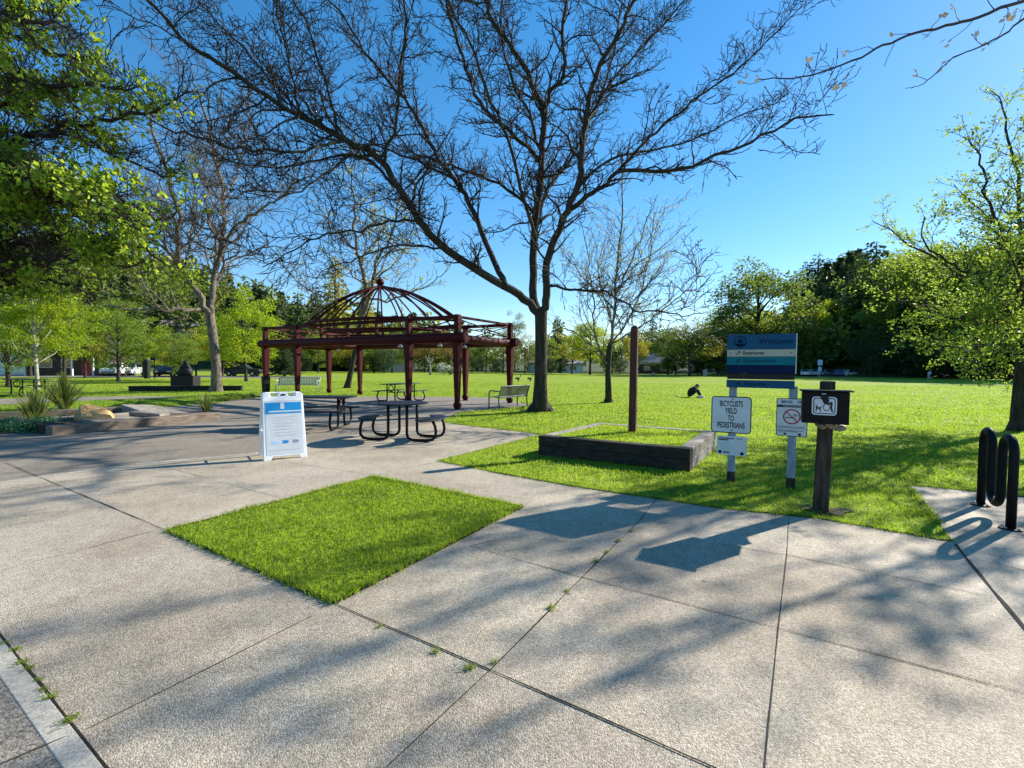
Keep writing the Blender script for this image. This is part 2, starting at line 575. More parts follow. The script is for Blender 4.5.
M['lawn'] = lawn_mat()
M['blade'] = leaf_mat('grass blades', (.06, .135, .008), (.21, .275, .022), (.43, .58, .03), tfac=.5, scale=7, rough=.45)


def sheet(name, poly, z, mat):
    bm = bmesh.new()
    vs = [bm.verts.new((p[0], p[1], z)) for p in poly]
    f = bm.faces.new(vs)
    bmesh.ops.triangulate(bm, faces=[f])
    bm.normal_update()
    for f in bm.faces:
        if f.normal.z < 0:
            f.normal_flip()
    me = bpy.data.meshes.new(name)
    bm.to_mesh(me)
    bm.free()
    me.materials.append(mat)
    o = bpy.data.objects.new(name, me)
    COL.objects.link(o)
    return tag(o, kind='structure')


sheet('lawn', [(-3000, -300), (3000, -300), (3000, 4000), (-3000, 4000)], 0.0, M['lawn'])


def g2(*pts):
    return [G(*p).xy.to_3d() for p in pts]


lawn_edge = g2((437, 461), (491, 472), (535, 480), (576, 487), (620, 494), (662, 500), (700, 506), (738, 511), (780, 515), (815, 518.5), (846, 524), (893, 532), (932, 539), (953, 542))
wedge = g2((442, 422), (457, 424.5), (500, 429.5), (541, 434.5))
pad = g2((939, 524), (908, 485.5), (965, 491), (1024, 497.5))
k0, k1 = G(0, 636), G(105, 768)
kd = (k1 - k0).normalized()
left_line = g2((0, 483), (136, 465), (254, 454), (362, 434), (410, 427))
ll = (left_line[0] - left_line[1]).normalized()
p_end = pad[-1] + AX * 30
kfar, knear = k0 - kd * 30, k1 + kd * 12
front = left_line + wedge + lawn_edge + pad + [p_end, p_end + Vector((-14, -25, 0)), knear + Vector((3, -3, 0)), knear, k1, k0, kfar, left_line[0] + ll * 18]
sheet('concrete_plaza', front, .008, M['concrete'])
back_edge = g2((450, 417), (459, 412.5), (533, 405.5), (520, 402.5), (487, 397.5), (400, 396.5), (310, 396.5), (262, 397.5), (236, 399), (222, 402.5), (150, 408), (60, 412), (0, 413.5))
backp = left_line + [wedge[0]] + back_edge + [back_edge[-1] + Vector((-14, 2, 0)), left_line[0] + ll * 18]
sheet('grey_plaza', backp, .004, M['plaza'])
# pale joint between both pavings
mb = MB()


def strip(mb, a, b, w, z):
    a, b = Vector(a), Vector(b)
    n = int(max(2, (b - a).length / .25))
    d = (b - a).normalized()
    sd = Vector((-d.y, d.x, 0))
    L, Rr = [], []
    for i in range(n + 1):
        p = a.lerp(b, i / n)
        j = random.uniform(-.25, .25) * w
        ww = w * random.uniform(.45, 1.5)
        L.append((p.x + sd.x * (ww / 2 + j), p.y + sd.y * (ww / 2 + j), z))
        Rr.append((p.x - sd.x * (ww / 2 - j), p.y - sd.y * (ww / 2 - j), z))
    k = np.arange(n)
    mb.add(np.array(L + Rr), np.stack([k, k + n + 1, k + n + 2, k + 1], 1))


for a, b in zip(left_line[:-1], left_line[1:]):
    strip(mb, a, b, .05, .013)
tag(mb.build('paving_trim_line', M['trim']), kind='structure')
sq = g2((168, 532), (373, 478), (522, 508), (334, 605))
mb = MB()
J = [((5, 463), (168, 532)), ((334, 605), (490, 672)), ((490, 672), (764, 792)), ((388, 768), (490, 672)), ((490, 672), (583, 578)), ((583, 578), (640, 521)), ((640, 521), (655, 501))]
for a, b in J:
    strip(mb, G(*a), G(*b), .0085, .0125)
a6, b6 = G(955, 545), G(1024, 630)
strip(mb, a6, b6 + (b6 - a6) * 2, .018, .0125)
strip(mb, k0 - kd * 25, knear, .010, .0152)
tag(mb.build('paving_joints', M['joint']), kind='structure')
mb = MB()
J = [((470, 547), (583, 579)), ((583, 579), (680, 604)), ((680, 604), (1024, 695)), ((722, 546), (787, 556)), ((787, 556), (985, 597)), ((764, 775), (778, 631)), ((778, 631), (787, 555)), ((787, 555), (789, 517)),
     ((86, 732), (313, 617)), ((163, 467), (281, 499)), ((281, 462), (362, 474)), ((500, 540), (470, 547)), ((975, 560), (1060, 580)), ((0, 572), (150, 533)), ((386, 472), (444, 462))]
for a, b in J:
    strip(mb, G(*a), G(*b), .0058, .0122)
tag(mb.build('paving_score_lines', M['score']), kind='structure')
sheet('turf_square', sq, .018, M['lawn'])
# kerb band and lower asphalt on the left
sdk = Vector((kd.y, -kd.x, 0))
if sdk.dot(Vector((-1, -1, 0))) < 0:
    sdk = -sdk
kw = abs((G(0, 690) - k0).dot(sdk)) - .02
print('kerb', kw)
mb = MB()
ka, kb = k0 - kd * 30 + sdk * .004, knear + sdk * .004
mb.hexa([tuple(v) for v in (ka + sdk * kw + Vector((0, 0, -.1)), kb + sdk * kw + Vector((0, 0, -.1)), kb + Vector((0, 0, -.1)), ka + Vector((0, 0, -.1)),
                            ka + sdk * kw + Vector((0, 0, .011)), kb + sdk * kw + Vector((0, 0, .011)), kb + Vector((0, 0, .015)), ka + Vector((0, 0, .015)))])
tag(mb.build('kerb', M['kerb'], bevel=.006), kind='structure')
sheet('asphalt_road', [ka + sdk * kw, kb + sdk * kw, kb + sdk * 12, ka + sdk * 30], .0095, M['asphalt'])
mb = MB()
strip(mb, G(0, 767), G(66, 739), .008, .0135)
tag(mb.build('road_joint', M['score']), kind='structure')
# paths and car parks beyond the lawns
path_l = g2((0, 399), (60, 397.5), (135, 396.2), (190, 396.8), (150, 398.6), (95, 400.5), (0, 405)) + [Vector((-60, 16, 0)), Vector((-60, 24, 0))]
sheet('garden_path', path_l, .006, M['plaza'])
lot_l = [Vector((-95, 46, 0)), Vector((-28, 52, 0)), Vector((-22, 62, 0)), Vector((-95, 60, 0))]
sheet('car_park', lot_l, .01, M['asphalt'])
lot_r = [Vector((56, 92, 0)), Vector((76, 84, 0)), Vector((84, 104, 0)), Vector((60, 112, 0))]
sheet('trailhead_car_park', lot_r, .01, M['plaza'])

# ------------------------------------------------------------------ grass
planter_r = [Vector((.47, 8.02, 0)), Vector((2.66, 6.80, 0)), Vector((3.93, 8.80, 0)), Vector((1.87, 10.0, 0))]


def inside(P, poly):
    x, y = P[:, 0], P[:, 1]
    r = np.zeros(len(P), bool)
    n = len(poly)
    for i in range(n):
        x0, y0 = poly[i][0], poly[i][1]
        x1, y1 = poly[(i + 1) % n][0], poly[(i + 1) % n][1]
        if y0 == y1:
            continue
        c = ((y0 > y) != (y1 > y)) & (x < (x1 - x0) * (y - y0) / (y1 - y0) + x0)
        r ^= c
    return r


def blades(P, z0, h, w, rng, lean=.45, wiggle=True):
    n = len(P)
    a = rng.uniform(0, 2 * math.pi, n)
    b = rng.uniform(0, 2 * math.pi, n)
    fld = .5 + .5 * np.sin(P[:, 0] * 5.3 + 1.7 * np.sin(P[:, 1] * 3.1)) * np.sin(P[:, 1] * 6.1 + 1.3 * np.sin(P[:, 0] * 4.3))
    hh = h * rng.uniform(.4, 1.3, n) * (.62 + .6 * fld)
    ww = w * rng.uniform(.7, 1.2, n)
    ln = hh * rng.uniform(.1, lean * 2, n)
    ux, uy = np.cos(a) * ww / 2, np.sin(a) * ww / 2
    v = np.empty((n, 5, 3))
    v[:, 0] = np.c_[P[:, 0] - ux, P[:, 1] - uy, np.full(n, z0)]
    v[:, 1] = np.c_[P[:, 0] + ux, P[:, 1] + uy, np.full(n, z0)]
    mx, my = np.cos(b) * ln, np.sin(b) * ln
    v[:, 2] = np.c_[P[:, 0] + ux * .8 + mx * .35, P[:, 1] + uy * .8 + my * .35, z0 + hh * .6]
    v[:, 3] = np.c_[P[:, 0] - ux * .8 + mx * .35, P[:, 1] - uy * .8 + my * .35, z0 + hh * .6]
    v[:, 4] = np.c_[P[:, 0] + mx, P[:, 1] + my, z0 + hh]
    i = np.arange(n)[:, None] * 5
    return v.reshape(-1, 3), [i + np.array([[0, 1, 2, 3]]), i + np.array([[3, 2, 4]])]


M['blade_dry'] = leaf_mat('dry grass blades', (.22, .2, .06), (.34, .31, .11), (.4, .36, .12), tfac=.4, scale=7)
M['blade_dark'] = leaf_mat('clover and dark grass', (.03, .09, .008), (.075, .15, .014), (.2, .36, .02), tfac=.45, scale=5)


def add_mixed(mb, P, z, h, w):
    n = len(P)
    f1 = np.sin(P[:, 0] * 1.3 + 2 * np.sin(P[:, 1] * .9)) * np.sin(P[:, 1] * 1.7 + 1.5 * np.sin(P[:, 0] * 1.1))
    f2 = np.sin(P[:, 0] * 3.1 + 1 + 2 * np.sin(P[:, 1] * 2.3)) * np.sin(P[:, 1] * 2.7 + 2 * np.sin(P[:, 0] * 1.9))
    u = RNG.uniform(0, 1, n)
    dry = u < .035 + .10 * np.clip(f1, 0, 1) ** 2
    dark = (u > .80 - .5 * np.clip(f2, 0, 1)) & ~dry
    rest = ~dry & ~dark
    for sel, hh, ww, mi in ((rest, h, w, 0), (dry, h * .8, w, 1), (dark, h * .8, w * 1.5, 2)):
        if sel.any():
            v, f = blades(P[sel], z, hh, ww, RNG, lean=.5 if mi < 2 else .9)
            mb.add(v, f, mi)


def grass():
    mb = MB()
    bands = [(3.5, 6, 3600, .040, .0055), (6, 9, 2200, .040, .008), (9, 13, 1150, .042, .011), (13, 19, 520, .045, .017), (19, 28, 260, .042, .019), (28, 45, 90, .042, .027)]
    for d0, d1, dens, h, w in bands:
        x0, x1 = -1.2 * d1, 1.2 * d1
        n = int((x1 - x0) * (d1 - d0) * dens)
        P = np.c_[RNG.uniform(x0, x1, n), RNG.uniform(d0, d1, n)]
        P = P[np.abs(P[:, 0]) < P[:, 1] * 1.17 + .5]
        # thin and thick places
        keep = RNG.uniform(0, 1, len(P)) < .72 + .28 * np.sin(P[:, 0] * 2.1 + np.sin(P[:, 1] * 1.7)) * np.sin(P[:, 1] * 2.6 + P[:, 0])
        P = P[keep]
        for poly in (front, backp, planter_r, path_l, lot_l):
            P = P[~inside(P, poly)]
        add_mixed(mb, P, 0, h, w)
    # fringe that hangs over the paving edges
    for pl in (wedge, lawn_edge, pad):
        for a, b in zip(pl[:-1], pl[1:]):
            n = int((b - a).length * 420)
            t = RNG.uniform(0, 1, n)
            P = np.c_[a.x + (b.x - a.x) * t, a.y + (b.y - a.y) * t] + RNG.normal(0, .022, (n, 2))
            mb.add(*blades(P, .004, .045, .006, RNG, lean=.8))
    return tag(mb.build('grass', [M['blade'], M['blade_dry'], M['blade_dark']]), kind='stuff')


grass()
mb = MB()
lo, hi = np.min([p[:2] for p in sq], 0), np.max([p[:2] for p in sq], 0)
n = int((hi[0] - lo[0]) * (hi[1] - lo[1]) * 6500)
P = np.c_[RNG.uniform(lo[0], hi[0], n), RNG.uniform(lo[1], hi[1], n)]
c = np.mean([p[:2] for p in sq], 0)
P = P[inside(c + (P - c) / 1.006, sq)]
add_mixed(mb, P, .016, .034, .0055)
for a, b in zip(sq, sq[1:] + sq[:1]):
    n = int((b - a).length * 500)
    t = RNG.uniform(0, 1, n)
    Q = np.c_[a.x + (b.x - a.x) * t, a.y + (b.y - a.y) * t] + RNG.normal(0, .016, (n, 2))
    mb.add(*blades(Q, .012, .045, .006, RNG, lean=.8))
tag(mb.build('turf_square_grass', [M['blade'], M['blade_dry'], M['blade_dark']]), kind='stuff')
# clover and daisies further out
mb = MB()
P = np.concatenate([np.c_[RNG.normal(8.5, 2.2, 260), RNG.normal(16, 1.6, 260)], np.c_[RNG.uniform(2, 24, 500), RNG.uniform(14, 34, 500)]])
v, f = blades(P, .035, .012, .022, RNG, lean=1.5)
mb.add(v, f)
tag(mb.build('lawn_daisies', M['goose_white']), kind='stuff')
# dark strips standing in for the shadow line at lawn and turf edges
P0 = G(821, 512)
mb = MB()
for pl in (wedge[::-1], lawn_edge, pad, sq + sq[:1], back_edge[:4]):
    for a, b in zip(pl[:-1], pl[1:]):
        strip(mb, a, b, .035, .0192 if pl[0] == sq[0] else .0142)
tag(mb.build('edge_shadow', M['joint']), kind='structure')
# weeds in the joints
M['weed'] = leaf_mat('weed leaves', (.1, .17, .02), (.24, .3, .04), (.4, .5, .05), tfac=.4, scale=9)


def weed(seed, n, r):
    rng = np.random.default_rng(seed)
    P = rng.normal(0, r * .45, (n, 2))
    m_ = MB()
    v, f = blades(P, 0, .028, .008, rng, lean=1.3)
    m_.add(v, f)
    return m_


wm = [weed(s, 60, .05).mesh('weed', M['weed']) for s in (1, 2, 3)]
WS = [(5, 643), (15, 650), (22, 663), (30, 668), (38, 680), (43, 690), (52, 697), (70, 720), (380, 626), (436, 652), (470, 668), (495, 662), (551, 608), (567, 591), (597, 561), (607, 552), (618, 541), (631, 531)]
for i, (x, y) in enumerate(WS):
    o = bpy.data.objects.new('weed', wm[i % 3])
    COL.objects.link(o)
    o.location = G(x, y, .012)
    o.rotation_euler = (0, 0, i * 1.7)
    o.scale = (random.uniform(.4, .8),) * 3
    if i < 8:
        tag(o, 'small weed rooted in the crack along the pale kerb at the lower left', 'weed', 'weeds along the kerb crack')
    elif i < 11:
        tag(o, 'small weed in the dark joint running off the near corner of the grass square', 'weed', 'weeds in the joint by the grass square')
    else:
        tag(o, 'small weed in the slab joint between the grass square and the sign shadows', 'weed', 'weeds in the slab joint by the sign shadows')
# ------------------------------------------------------------------ trees
def unit(v):
    return v / (np.linalg.norm(v) + 1e-12)


class Grower:
    def __init__(s, seed, seg=.22, wander=.16, up=.02, ratio=(.38, .62), spacing=(.5, .22, .11), minlen=.12, levels=3, angle=(32, 62), rmin=.004, taper=.25, droop=0.0, rmul=.55):
        s.rng = np.random.default_rng(seed)
        s.__dict__.update(seg=seg, wander=wander, up=up, ratio=ratio, spacing=spacing, minlen=minlen, levels=levels, angle=angle, rmin=rmin, taper=taper, droop=droop, rmul=rmul)
        s.mb = MB()
        s.tips = []      # (pos, dir) of twig points for leaves and buds
        s.count = 0

    def path(s, p, d, L, level):
        n = max(3, int(L / (s.seg * (.8 ** level))))
        st = L / n
        P = [np.array(p, float)]
        d = unit(np.array(d, float))
        for i in range(n):
            d = unit(d + s.rng.normal(0, s.wander * (1 + .25 * level), 3) + np.array([0, 0, s.up - s.droop * level]))
            P.append(P[-1] + d * st)
        return np.array(P)

    def limb(s, P, r0, r1, level=0, kids=True, skip=0.0, klen=None, sides=None):
        """draw a limb along points P and grow its children"""
        P = np.asarray(P, float)
        n = len(P)
        t = np.linspace(0, 1, n)
        rad = np.maximum(r0 + (r1 - r0) * t ** (.95 if level == 0 else .8), s.rmin)
        sd = sides or (10 if r0 > .08 else 7 if r0 > .03 else 4 if r0 > .012 else 3)
        s.mb.tube(P, rad, sd, cap=False)
        s.count += 1
        seglen = np.linalg.norm(np.diff(P, axis=0), axis=1)
        cum = np.concatenate([[0], np.cumsum(seglen)])
        L = cum[-1]
        if level >= s.levels:
            for k in range(1, n):
                s.tips.append((P[k], unit(P[k] - P[k - 1])))
            return
        if not kids:
            return
        sp = s.spacing[min(level, len(s.spacing) - 1)]
        x = L * skip + sp * s.rng.uniform(.3, 1)
        az = s.rng.uniform(0, 6.28)
        while x < L:
            i = min(int(np.searchsorted(cum, x)), n - 1)
            f = (x - cum[i - 1]) / max(seglen[i - 1], 1e-6)
            p = P[i - 1] + (P[i] - P[i - 1]) * f
            d = unit(P[i] - P[i - 1])
            fr = x / L
            kl = (klen or L * s.rng.uniform(*s.ratio)) * ((.78 + .2 * fr) if (level == 0 and getattr(s, 'outer', 0)) else (1.05 - .62 * fr)) * s.rng.uniform(.6, 1.3)
            r = float(np.interp(fr, t, rad))
            az += 2.4 + s.rng.normal(0, .5)
            a = R(s.rng.uniform(*s.angle))
            u = unit(np.cross(d, [.3, .2, 1.0]))
            v = np.cross(d, u)
            side = u * math.cos(az) + v * math.sin(az)
            if side[2] < -.3 and s.rng.uniform() < .6:
                side[2] *= -.5
            cdv = d * math.cos(a) + unit(side) * math.sin(a)
            if kl > s.minlen:
                Q = s.path(p, cdv, kl, level + 1)
                s.limb(Q, max(min(r * s.rmul, .012 + kl * .022), s.rmin), s.rmin, level + 1)
            x += sp * s.rng.uniform(.6, 1.5)
        # the limb runs out into a last twig
        if level > 0:
            s.tips.append((P[-1], unit(P[-1] - P[-2])))

    def traced(s, pts, r0, r1, level=0, smooth=4, ext=0.0, jitter=.03, **kw):
        P = np.asarray([tuple(p) for p in pts], float)
        # Catmull-Rom through the survey points
        E = np.concatenate([[2 * P[0] - P[1]], P, [2 * P[-1] - P[-2]]])
        out = []
        for i in range(len(P) - 1):
            p0, p1, p2, p3 = E[i:i + 4]
            for k in range(smooth):
                t = k / smooth
                out.append(.5 * ((2 * p1) + (-p0 + p2) * t + (2 * p0 - 5 * p1 + 4 * p2 - p3) * t * t + (-p0 + 3 * p1 - 3 * p2 + p3) * t ** 3))
        out.append(P[-1])
        out = np.array(out)
        out[1:] += s.rng.normal(0, jitter, out[1:].shape)
        if ext:
            Q = s.path(out[-1], out[-1] - out[-2], ext, 1)
            out = np.concatenate([out, Q[1:]])
        s.limb(out, r0, r1, level, **kw)
        return out


def leaves_mb(P, D, size, rng, mb=None, aspect=.55, spread=.6):
    """one folded rhombic leaf per point"""
    mb = mb or MB()
    n = len(P)
    d = D + rng.normal(0, spread, (n, 3))
    d /= np.linalg.norm(d, axis=1)[:, None] + 1e-9
    q = rng.normal(0, 1, (n, 3)) + np.array([0, 0, .4])
    u = np.cross(d, q)
    u /= np.linalg.norm(u, axis=1)[:, None] + 1e-9
    nn = np.cross(u, d)
    sz = size * rng.uniform(.6, 1.25, n)[:, None]
    a = P
    tip = P + d * sz
    mid = P + d * sz * .45
    l = mid + u * sz * aspect * .5 + nn * sz * .12
    r = mid - u * sz * aspect * .5 + nn * sz * .12
    v = np.stack([a, l, tip, r], 1).reshape(-1, 3)
    i = np.arange(n)[:, None] * 4
    mb.add(v, [i + np.array([[0, 1, 2]]), i + np.array([[0, 2, 3]])])
    return mb


def T2(pts, D0):
    """traced points (px, py, depth offset) of a tree standing at depth D0"""
    return [at(p[0], p[1], D0 + (p[2] if len(p) > 2 else 0)) for p in pts]


M['bud_yellow'] = leaf_mat('pale spring buds', (.3, .3, .06), (.5, .48, .12), (.6, .6, .12), tfac=.4, scale=3)
M['leaf_left'] = leaf_mat('fresh maple leaves', (.085, .165, .016), (.2, .285, .03), (.46, .6, .045), tfac=.54, scale=1.2, rough=.4)
M['leaf_right'] = leaf_mat('young yellow green leaves', (.06, .12, .016), (.14, .215, .03), (.36, .48, .05), tfac=.5, scale=1.0, rough=.45)

# --- the large bare tree in the middle ---------------------------------------
D = 15.7
g = Grower(11, seg=.25, wander=.17, up=.02, ratio=(.38, .64), spacing=(.27, .20, .17), levels=3, angle=(28, 68), rmin=.0088)
g.outer = True
base = G(540, 411)
trunk = [base + Vector((0, 0, -.05)), at(540, 404, D), at(540.5, 385, D), at(541, 355, D), at(541, 330, D), at(541, 312, D)]
P = np.array([tuple(p) for p in trunk])
gt = MB()
gt.tube(P, [.40, .275, .225, .205, .205, .215], 16, cap=False)
for k in range(6):
    a = k * 1.05 + .3
    gt.tube([P[0] + np.array([.2 * math.cos(a), .2 * math.sin(a), .28]), P[0] + np.array([.42 * math.cos(a), .42 * math.sin(a), .06]), P[0] + np.array([.62 * math.cos(a), .62 * math.sin(a), -.05])], [.13, .1, .05], 8)
LIMBS = [
    # (points, r0, r1, extension)
    ([(541, 318), (525, 299, -.1), (494, 279, -.5), (447, 250, -1.1), (419.5, 221, -1.5), (400, 191, -1.7), (380, 160, -1.9), (345, 141, -2.2), (310, 121, -2.5), (279, 105, -2.8), (228, 70, -3.2), (190, 45, -3.4)], .17, .03, 2.0),
    ([(345, 141, -2.2), (300, 150, -3.4), (255, 150, -4.4), (205, 140, -5.2), (165, 128, -5.8)], .05, .014, .8),
    ([(310, 121, -2.5), (270, 80, -1.6), (235, 40, -1.0), (200, 5, -.5)], .05, .016, 1.2),
    ([(447, 250, -1.1), (420, 245, 0), (385, 248, .8), (350, 262, 1.4), (320, 272, 1.8)], .045, .012, .5),
    ([(360, 150, -2.1), (330, 170, -3), (300, 190, -3.8), (270, 200, -4.4)], .04, .012, .6),
    ([(435, 152, 1.3), (410, 185, 2.0), (380, 200, 2.6), (350, 205, 3)], .04, .012, .6),
    ([(380, 160, -1.9), (386, 148, -2.0), (398, 113, -2.4), (400, 66, -2.8), (406, 31, -3.0), (400, -20, -3.1)], .06, .02, 1.2),
    ([(345, 141, -2.2), (334, 117, -2.2), (314, 43, -2.0), (290, -8, -1.9)], .05, .02, 1.2),
    ([(310, 121, -2.5), (298, 105, -2.6), (289, 66, -3.0), (277, 15, -3.4)], .045, .016, 1.0),
    ([(400, 191, -1.7), (361, 156, -1.0), (318, 160, -.6), (279, 168, -.3), (240, 163, 0)], .055, .016, .8),
    ([(419, 221, -1.5), (390, 222, -2.2), (361, 230, -2.7), (318, 238, -3.2), (287, 254, -3.5)], .05, .014, .7),
    ([(505, 285, -.4), (490, 254, .2), (474, 211, .7), (455, 180, 1.0), (435, 152, 1.3), (419, 121, 1.5), (404, 98, 1.7), (372, 62, 1.9), (345, 20, 2.1)], .12, .028, 1.5),
    ([(455, 180, 1.0), (425, 165, 1.6), (390, 150, 2.2), (350, 130, 2.8), (320, 90, 3.2)], .055, .016, .9),
    ([(541, 318, 0), (532, 290, .2), (536, 223, .4), (542, 156, .6), (543, 113, .7), (534, 90, .8), (524, 66, .9), (509, 43, 1.0), (489, 15, 1.2), (478, -30, 1.4)], .17, .035, 2.2),
    ([(543, 113, .7), (552, 92, .4), (565, 70, .2), (563, 23, 0), (574, -25, -.2)], .09, .03, 2.0),
    ([(536, 217, .4), (516, 195, 1.0), (481, 176, 1.8), (450, 166, 2.5), (410, 150, 3.2), (385, 118, 3.6)], .075, .018, .9),
    ([(541, 160, .6), (516, 137, 0), (485, 109, -.6), (470, 78, -.9), (455, 30, -1.2), (440, -20, -1.4)], .085, .025, 1.5),
    ([(541, 150, .6), (530, 115, 1.4), (512, 80, 2.0), (500, 30, 2.5), (505, -20, 2.8)], .07, .022, 1.4),
    ([(541, 316, 0), (546, 295, -.2), (549, 254, -.4), (563, 219, -.6), (579, 184, -.8), (582, 148, -.9), (587, 117, -1.0), (594, 78, -1.2), (612, 45, -1.4), (628, 15, -1.6), (645, -25, -1.8)], .165, .03, 1.8),
    ([(565, 215, -.6), (583, 199, -.9), (602, 187, -1.2), (622, 170, -1.5), (669, 170, -2.0), (716, 156, -2.5), (762, 137, -3.0), (801, 117, -3.4), (832, 114, -3.8)], .10, .012, .1),
    ([(618, 172, -1.4), (640, 148, -1.2), (664, 125, -1.0), (692, 102, -.8), (720, 82, -.6), (747, 62, -.4), (778, 30, -.2)], .06, .014, .9),
    ([(587, 125, -1.0), (602, 95, -.3), (622, 70, .2), (640, 50, .6), (664, 25, 1.0), (690, -5, 1.3)], .065, .018, 1.1),
    ([(579, 186, -.8), (610, 160, .4), (650, 150, 1.4), (690, 140, 2.2), (735, 118, 2.8), (770, 105, 3.2)], .06, .014, .8),
    ([(536, 230, .4), (548, 190, 1.4), (570, 160, 2.4), (590, 120, 3.2), (610, 70, 3.8), (620, 20, 4.2)], .08, .022, 1.6),
    ([(536, 240, .3), (524, 200, -.8), (512, 150, -1.8), (490, 100, -2.6), (470, 40, -3.2)], .075, .022, 1.4),
    ([(551, 286, -.3), (577, 290, -1.0), (612, 294, -1.7), (634, 309, -2.0), (663, 312, -2.3), (690, 316, -2.5)], .055, .012, .4),
]
for pts, r0, r1, ext in LIMBS:
    g.traced(T2(pts, D), r0 * .86, r1 * .9, 0, ext=ext, skip=.14 if r0 > .1 else .08, klen=1.5 if pts[-1][0] > 725 else 1.9)
tr = thing('bare_tree', 'large dark bare spreading tree standing on the grass right of the red shelter', 'tree', base)
gt.build('trunk', M['bark'], tr, smooth=True).matrix_parent_inverse = Matrix.Translation(-base)
g.mb.build('crown', M['bark'], tr, smooth=True).matrix_parent_inverse = Matrix.Translation(-base)
print('main tree tubes', g.count)

# --- bare tree at the left -----------------------------------------------------
D = 26.0
base = G(215.5, 391.5)
g = Grower(23, seg=.34, wander=.17, up=.04, ratio=(.32, .55), spacing=(.6, .34, .24), levels=3, angle=(28, 58), rmin=.009)
gt = MB()
gt.tube([base + Vector((0, 0, -.05)), at(216.5, 386, D), at(216, 365, D), at(213.5, 340, D), at(209.5, 313, D)], [.42, .29, .245, .23, .24], 14, cap=False)
LIMBS = [
    ([(209.5, 316), (198, 293, -.4), (181, 268, -.9), (178, 215, -1.4), (165, 166, -1.8), (150, 120, -2.2)], .24, .03, 2),
    ([(209.5, 316), (212, 298, .3), (215, 278, .6), (222, 244, 1.0), (224, 199, 1.4), (214, 156, 1.6), (203, 109, 1.8)], .26, .03, 2),
    ([(222, 244, 1.0), (240, 224, .2), (260, 211, -.4), (279, 198, -1), (298, 180, -1.5)], .12, .025, 1.2),
    ([(224, 200, 1.4), (238, 170, 2.4), (246, 130, 3.2), (250, 100, 4)], .09, .02, 1.4),
    ([(205, 311), (185, 309, -1.0), (165, 311.5, -1.8), (148, 309, -2.2), (133, 310, -2.6), (115, 306, -3), (100, 306, -3.3)], .15, .03, .6),
    ([(181, 268, -.9), (160, 245, -2), (140, 235, -3), (120, 215, -3.6)], .1, .02, 1),
    ([(185, 275, -.9), (190, 240, .6), (195, 200, 1.8), (190, 160, 2.6)], .1, .02, 1.4),
    ([(215, 278, .6), (232, 262, 2), (255, 250, 3), (280, 245, 3.6)], .09, .02, 1.2),
    ([(214, 156, 1.6), (225, 130, .8), (240, 105, .2), (262, 80, 0)], .07, .02, 1.3),
]
for pts, r0, r1, ext in LIMBS:
    g.traced(T2(pts, D), r0 * .72, r1, 0, ext=ext, skip=.1, jitter=.05)
tr = thing('bare_tree', 'bare tree with sunlit pale trunk and one long low limb, beside the low stone wall', 'tree', base)
gt.build('trunk', M['bark_mid'], tr, smooth=True).matrix_parent_inverse = Matrix.Translation(-base)
g.mb.build('crown', M['bark_mid'], tr, smooth=True).matrix_parent_inverse = Matrix.Translation(-base)

# --- leaning tree behind the shelter -------------------------------------------
D = 31.0
base = G(347, 388)
g = Grower(31, seg=.4, wander=.2, up=.04, ratio=(.32, .55), spacing=(.8, .42, .3), levels=3, angle=(28, 60), rmin=.011)
gt = MB()
gt.tube([base + Vector((0, 0, -.05)), at(349, 380, D), at(355, 352, D), at(361, 320, D)], [.26, .19, .16, .15], 12, cap=False)
LIMBS = [
    ([(361, 322), (366, 289, .4), (363, 270, .7), (356, 246, 1), (355, 209, 1.4), (352, 180, 1.8)], .26, .03, 1.5),
    ([(361, 318), (372, 290, -.5), (376, 262, -1), (390, 240, -1.6), (398, 212, -2)], .2, .03, 1.5),
    ([(366, 300), (390, 300, 1), (412, 292, 1.8), (430, 284, 2.4), (446, 272, 3)], .12, .02, .8),
    ([(362, 305), (345, 300, -.6), (326, 297, -1.2), (303, 286, -1.8), (285, 268, -2.2)], .12, .02, .8),
    ([(357, 250, 1), (340, 235, 2), (325, 215, 3)], .1, .02, 1),
    ([(372, 285, -.5), (395, 262, .6), (412, 240, 1.5)], .1, .02, 1),
]
for pts, r0, r1, ext in LIMBS:
    g.traced(T2(pts, D), r0 * .65, r1, 0, ext=ext, skip=.1, jitter=.06)
tr = thing('bare_tree', 'leaning bare tree with pale catkins seen behind the red shelter', 'tree', base)
gt.build('trunk', M['bark'], tr, smooth=True).matrix_parent_inverse = Matrix.Translation(-base)
g.mb.build('crown', M['bark_mid'], tr, smooth=True).matrix_parent_inverse = Matrix.Translation(-base)
tp = np.array([t[0] for t in g.tips])
td = np.array([t[1] for t in g.tips])
k = RNG.permutation(len(tp))[:2600]
leaves_mb(tp[k], td[k], .15, RNG).build('catkins', M['bud_yellow'], tr).matrix_parent_inverse = Matrix.Translation(-base)

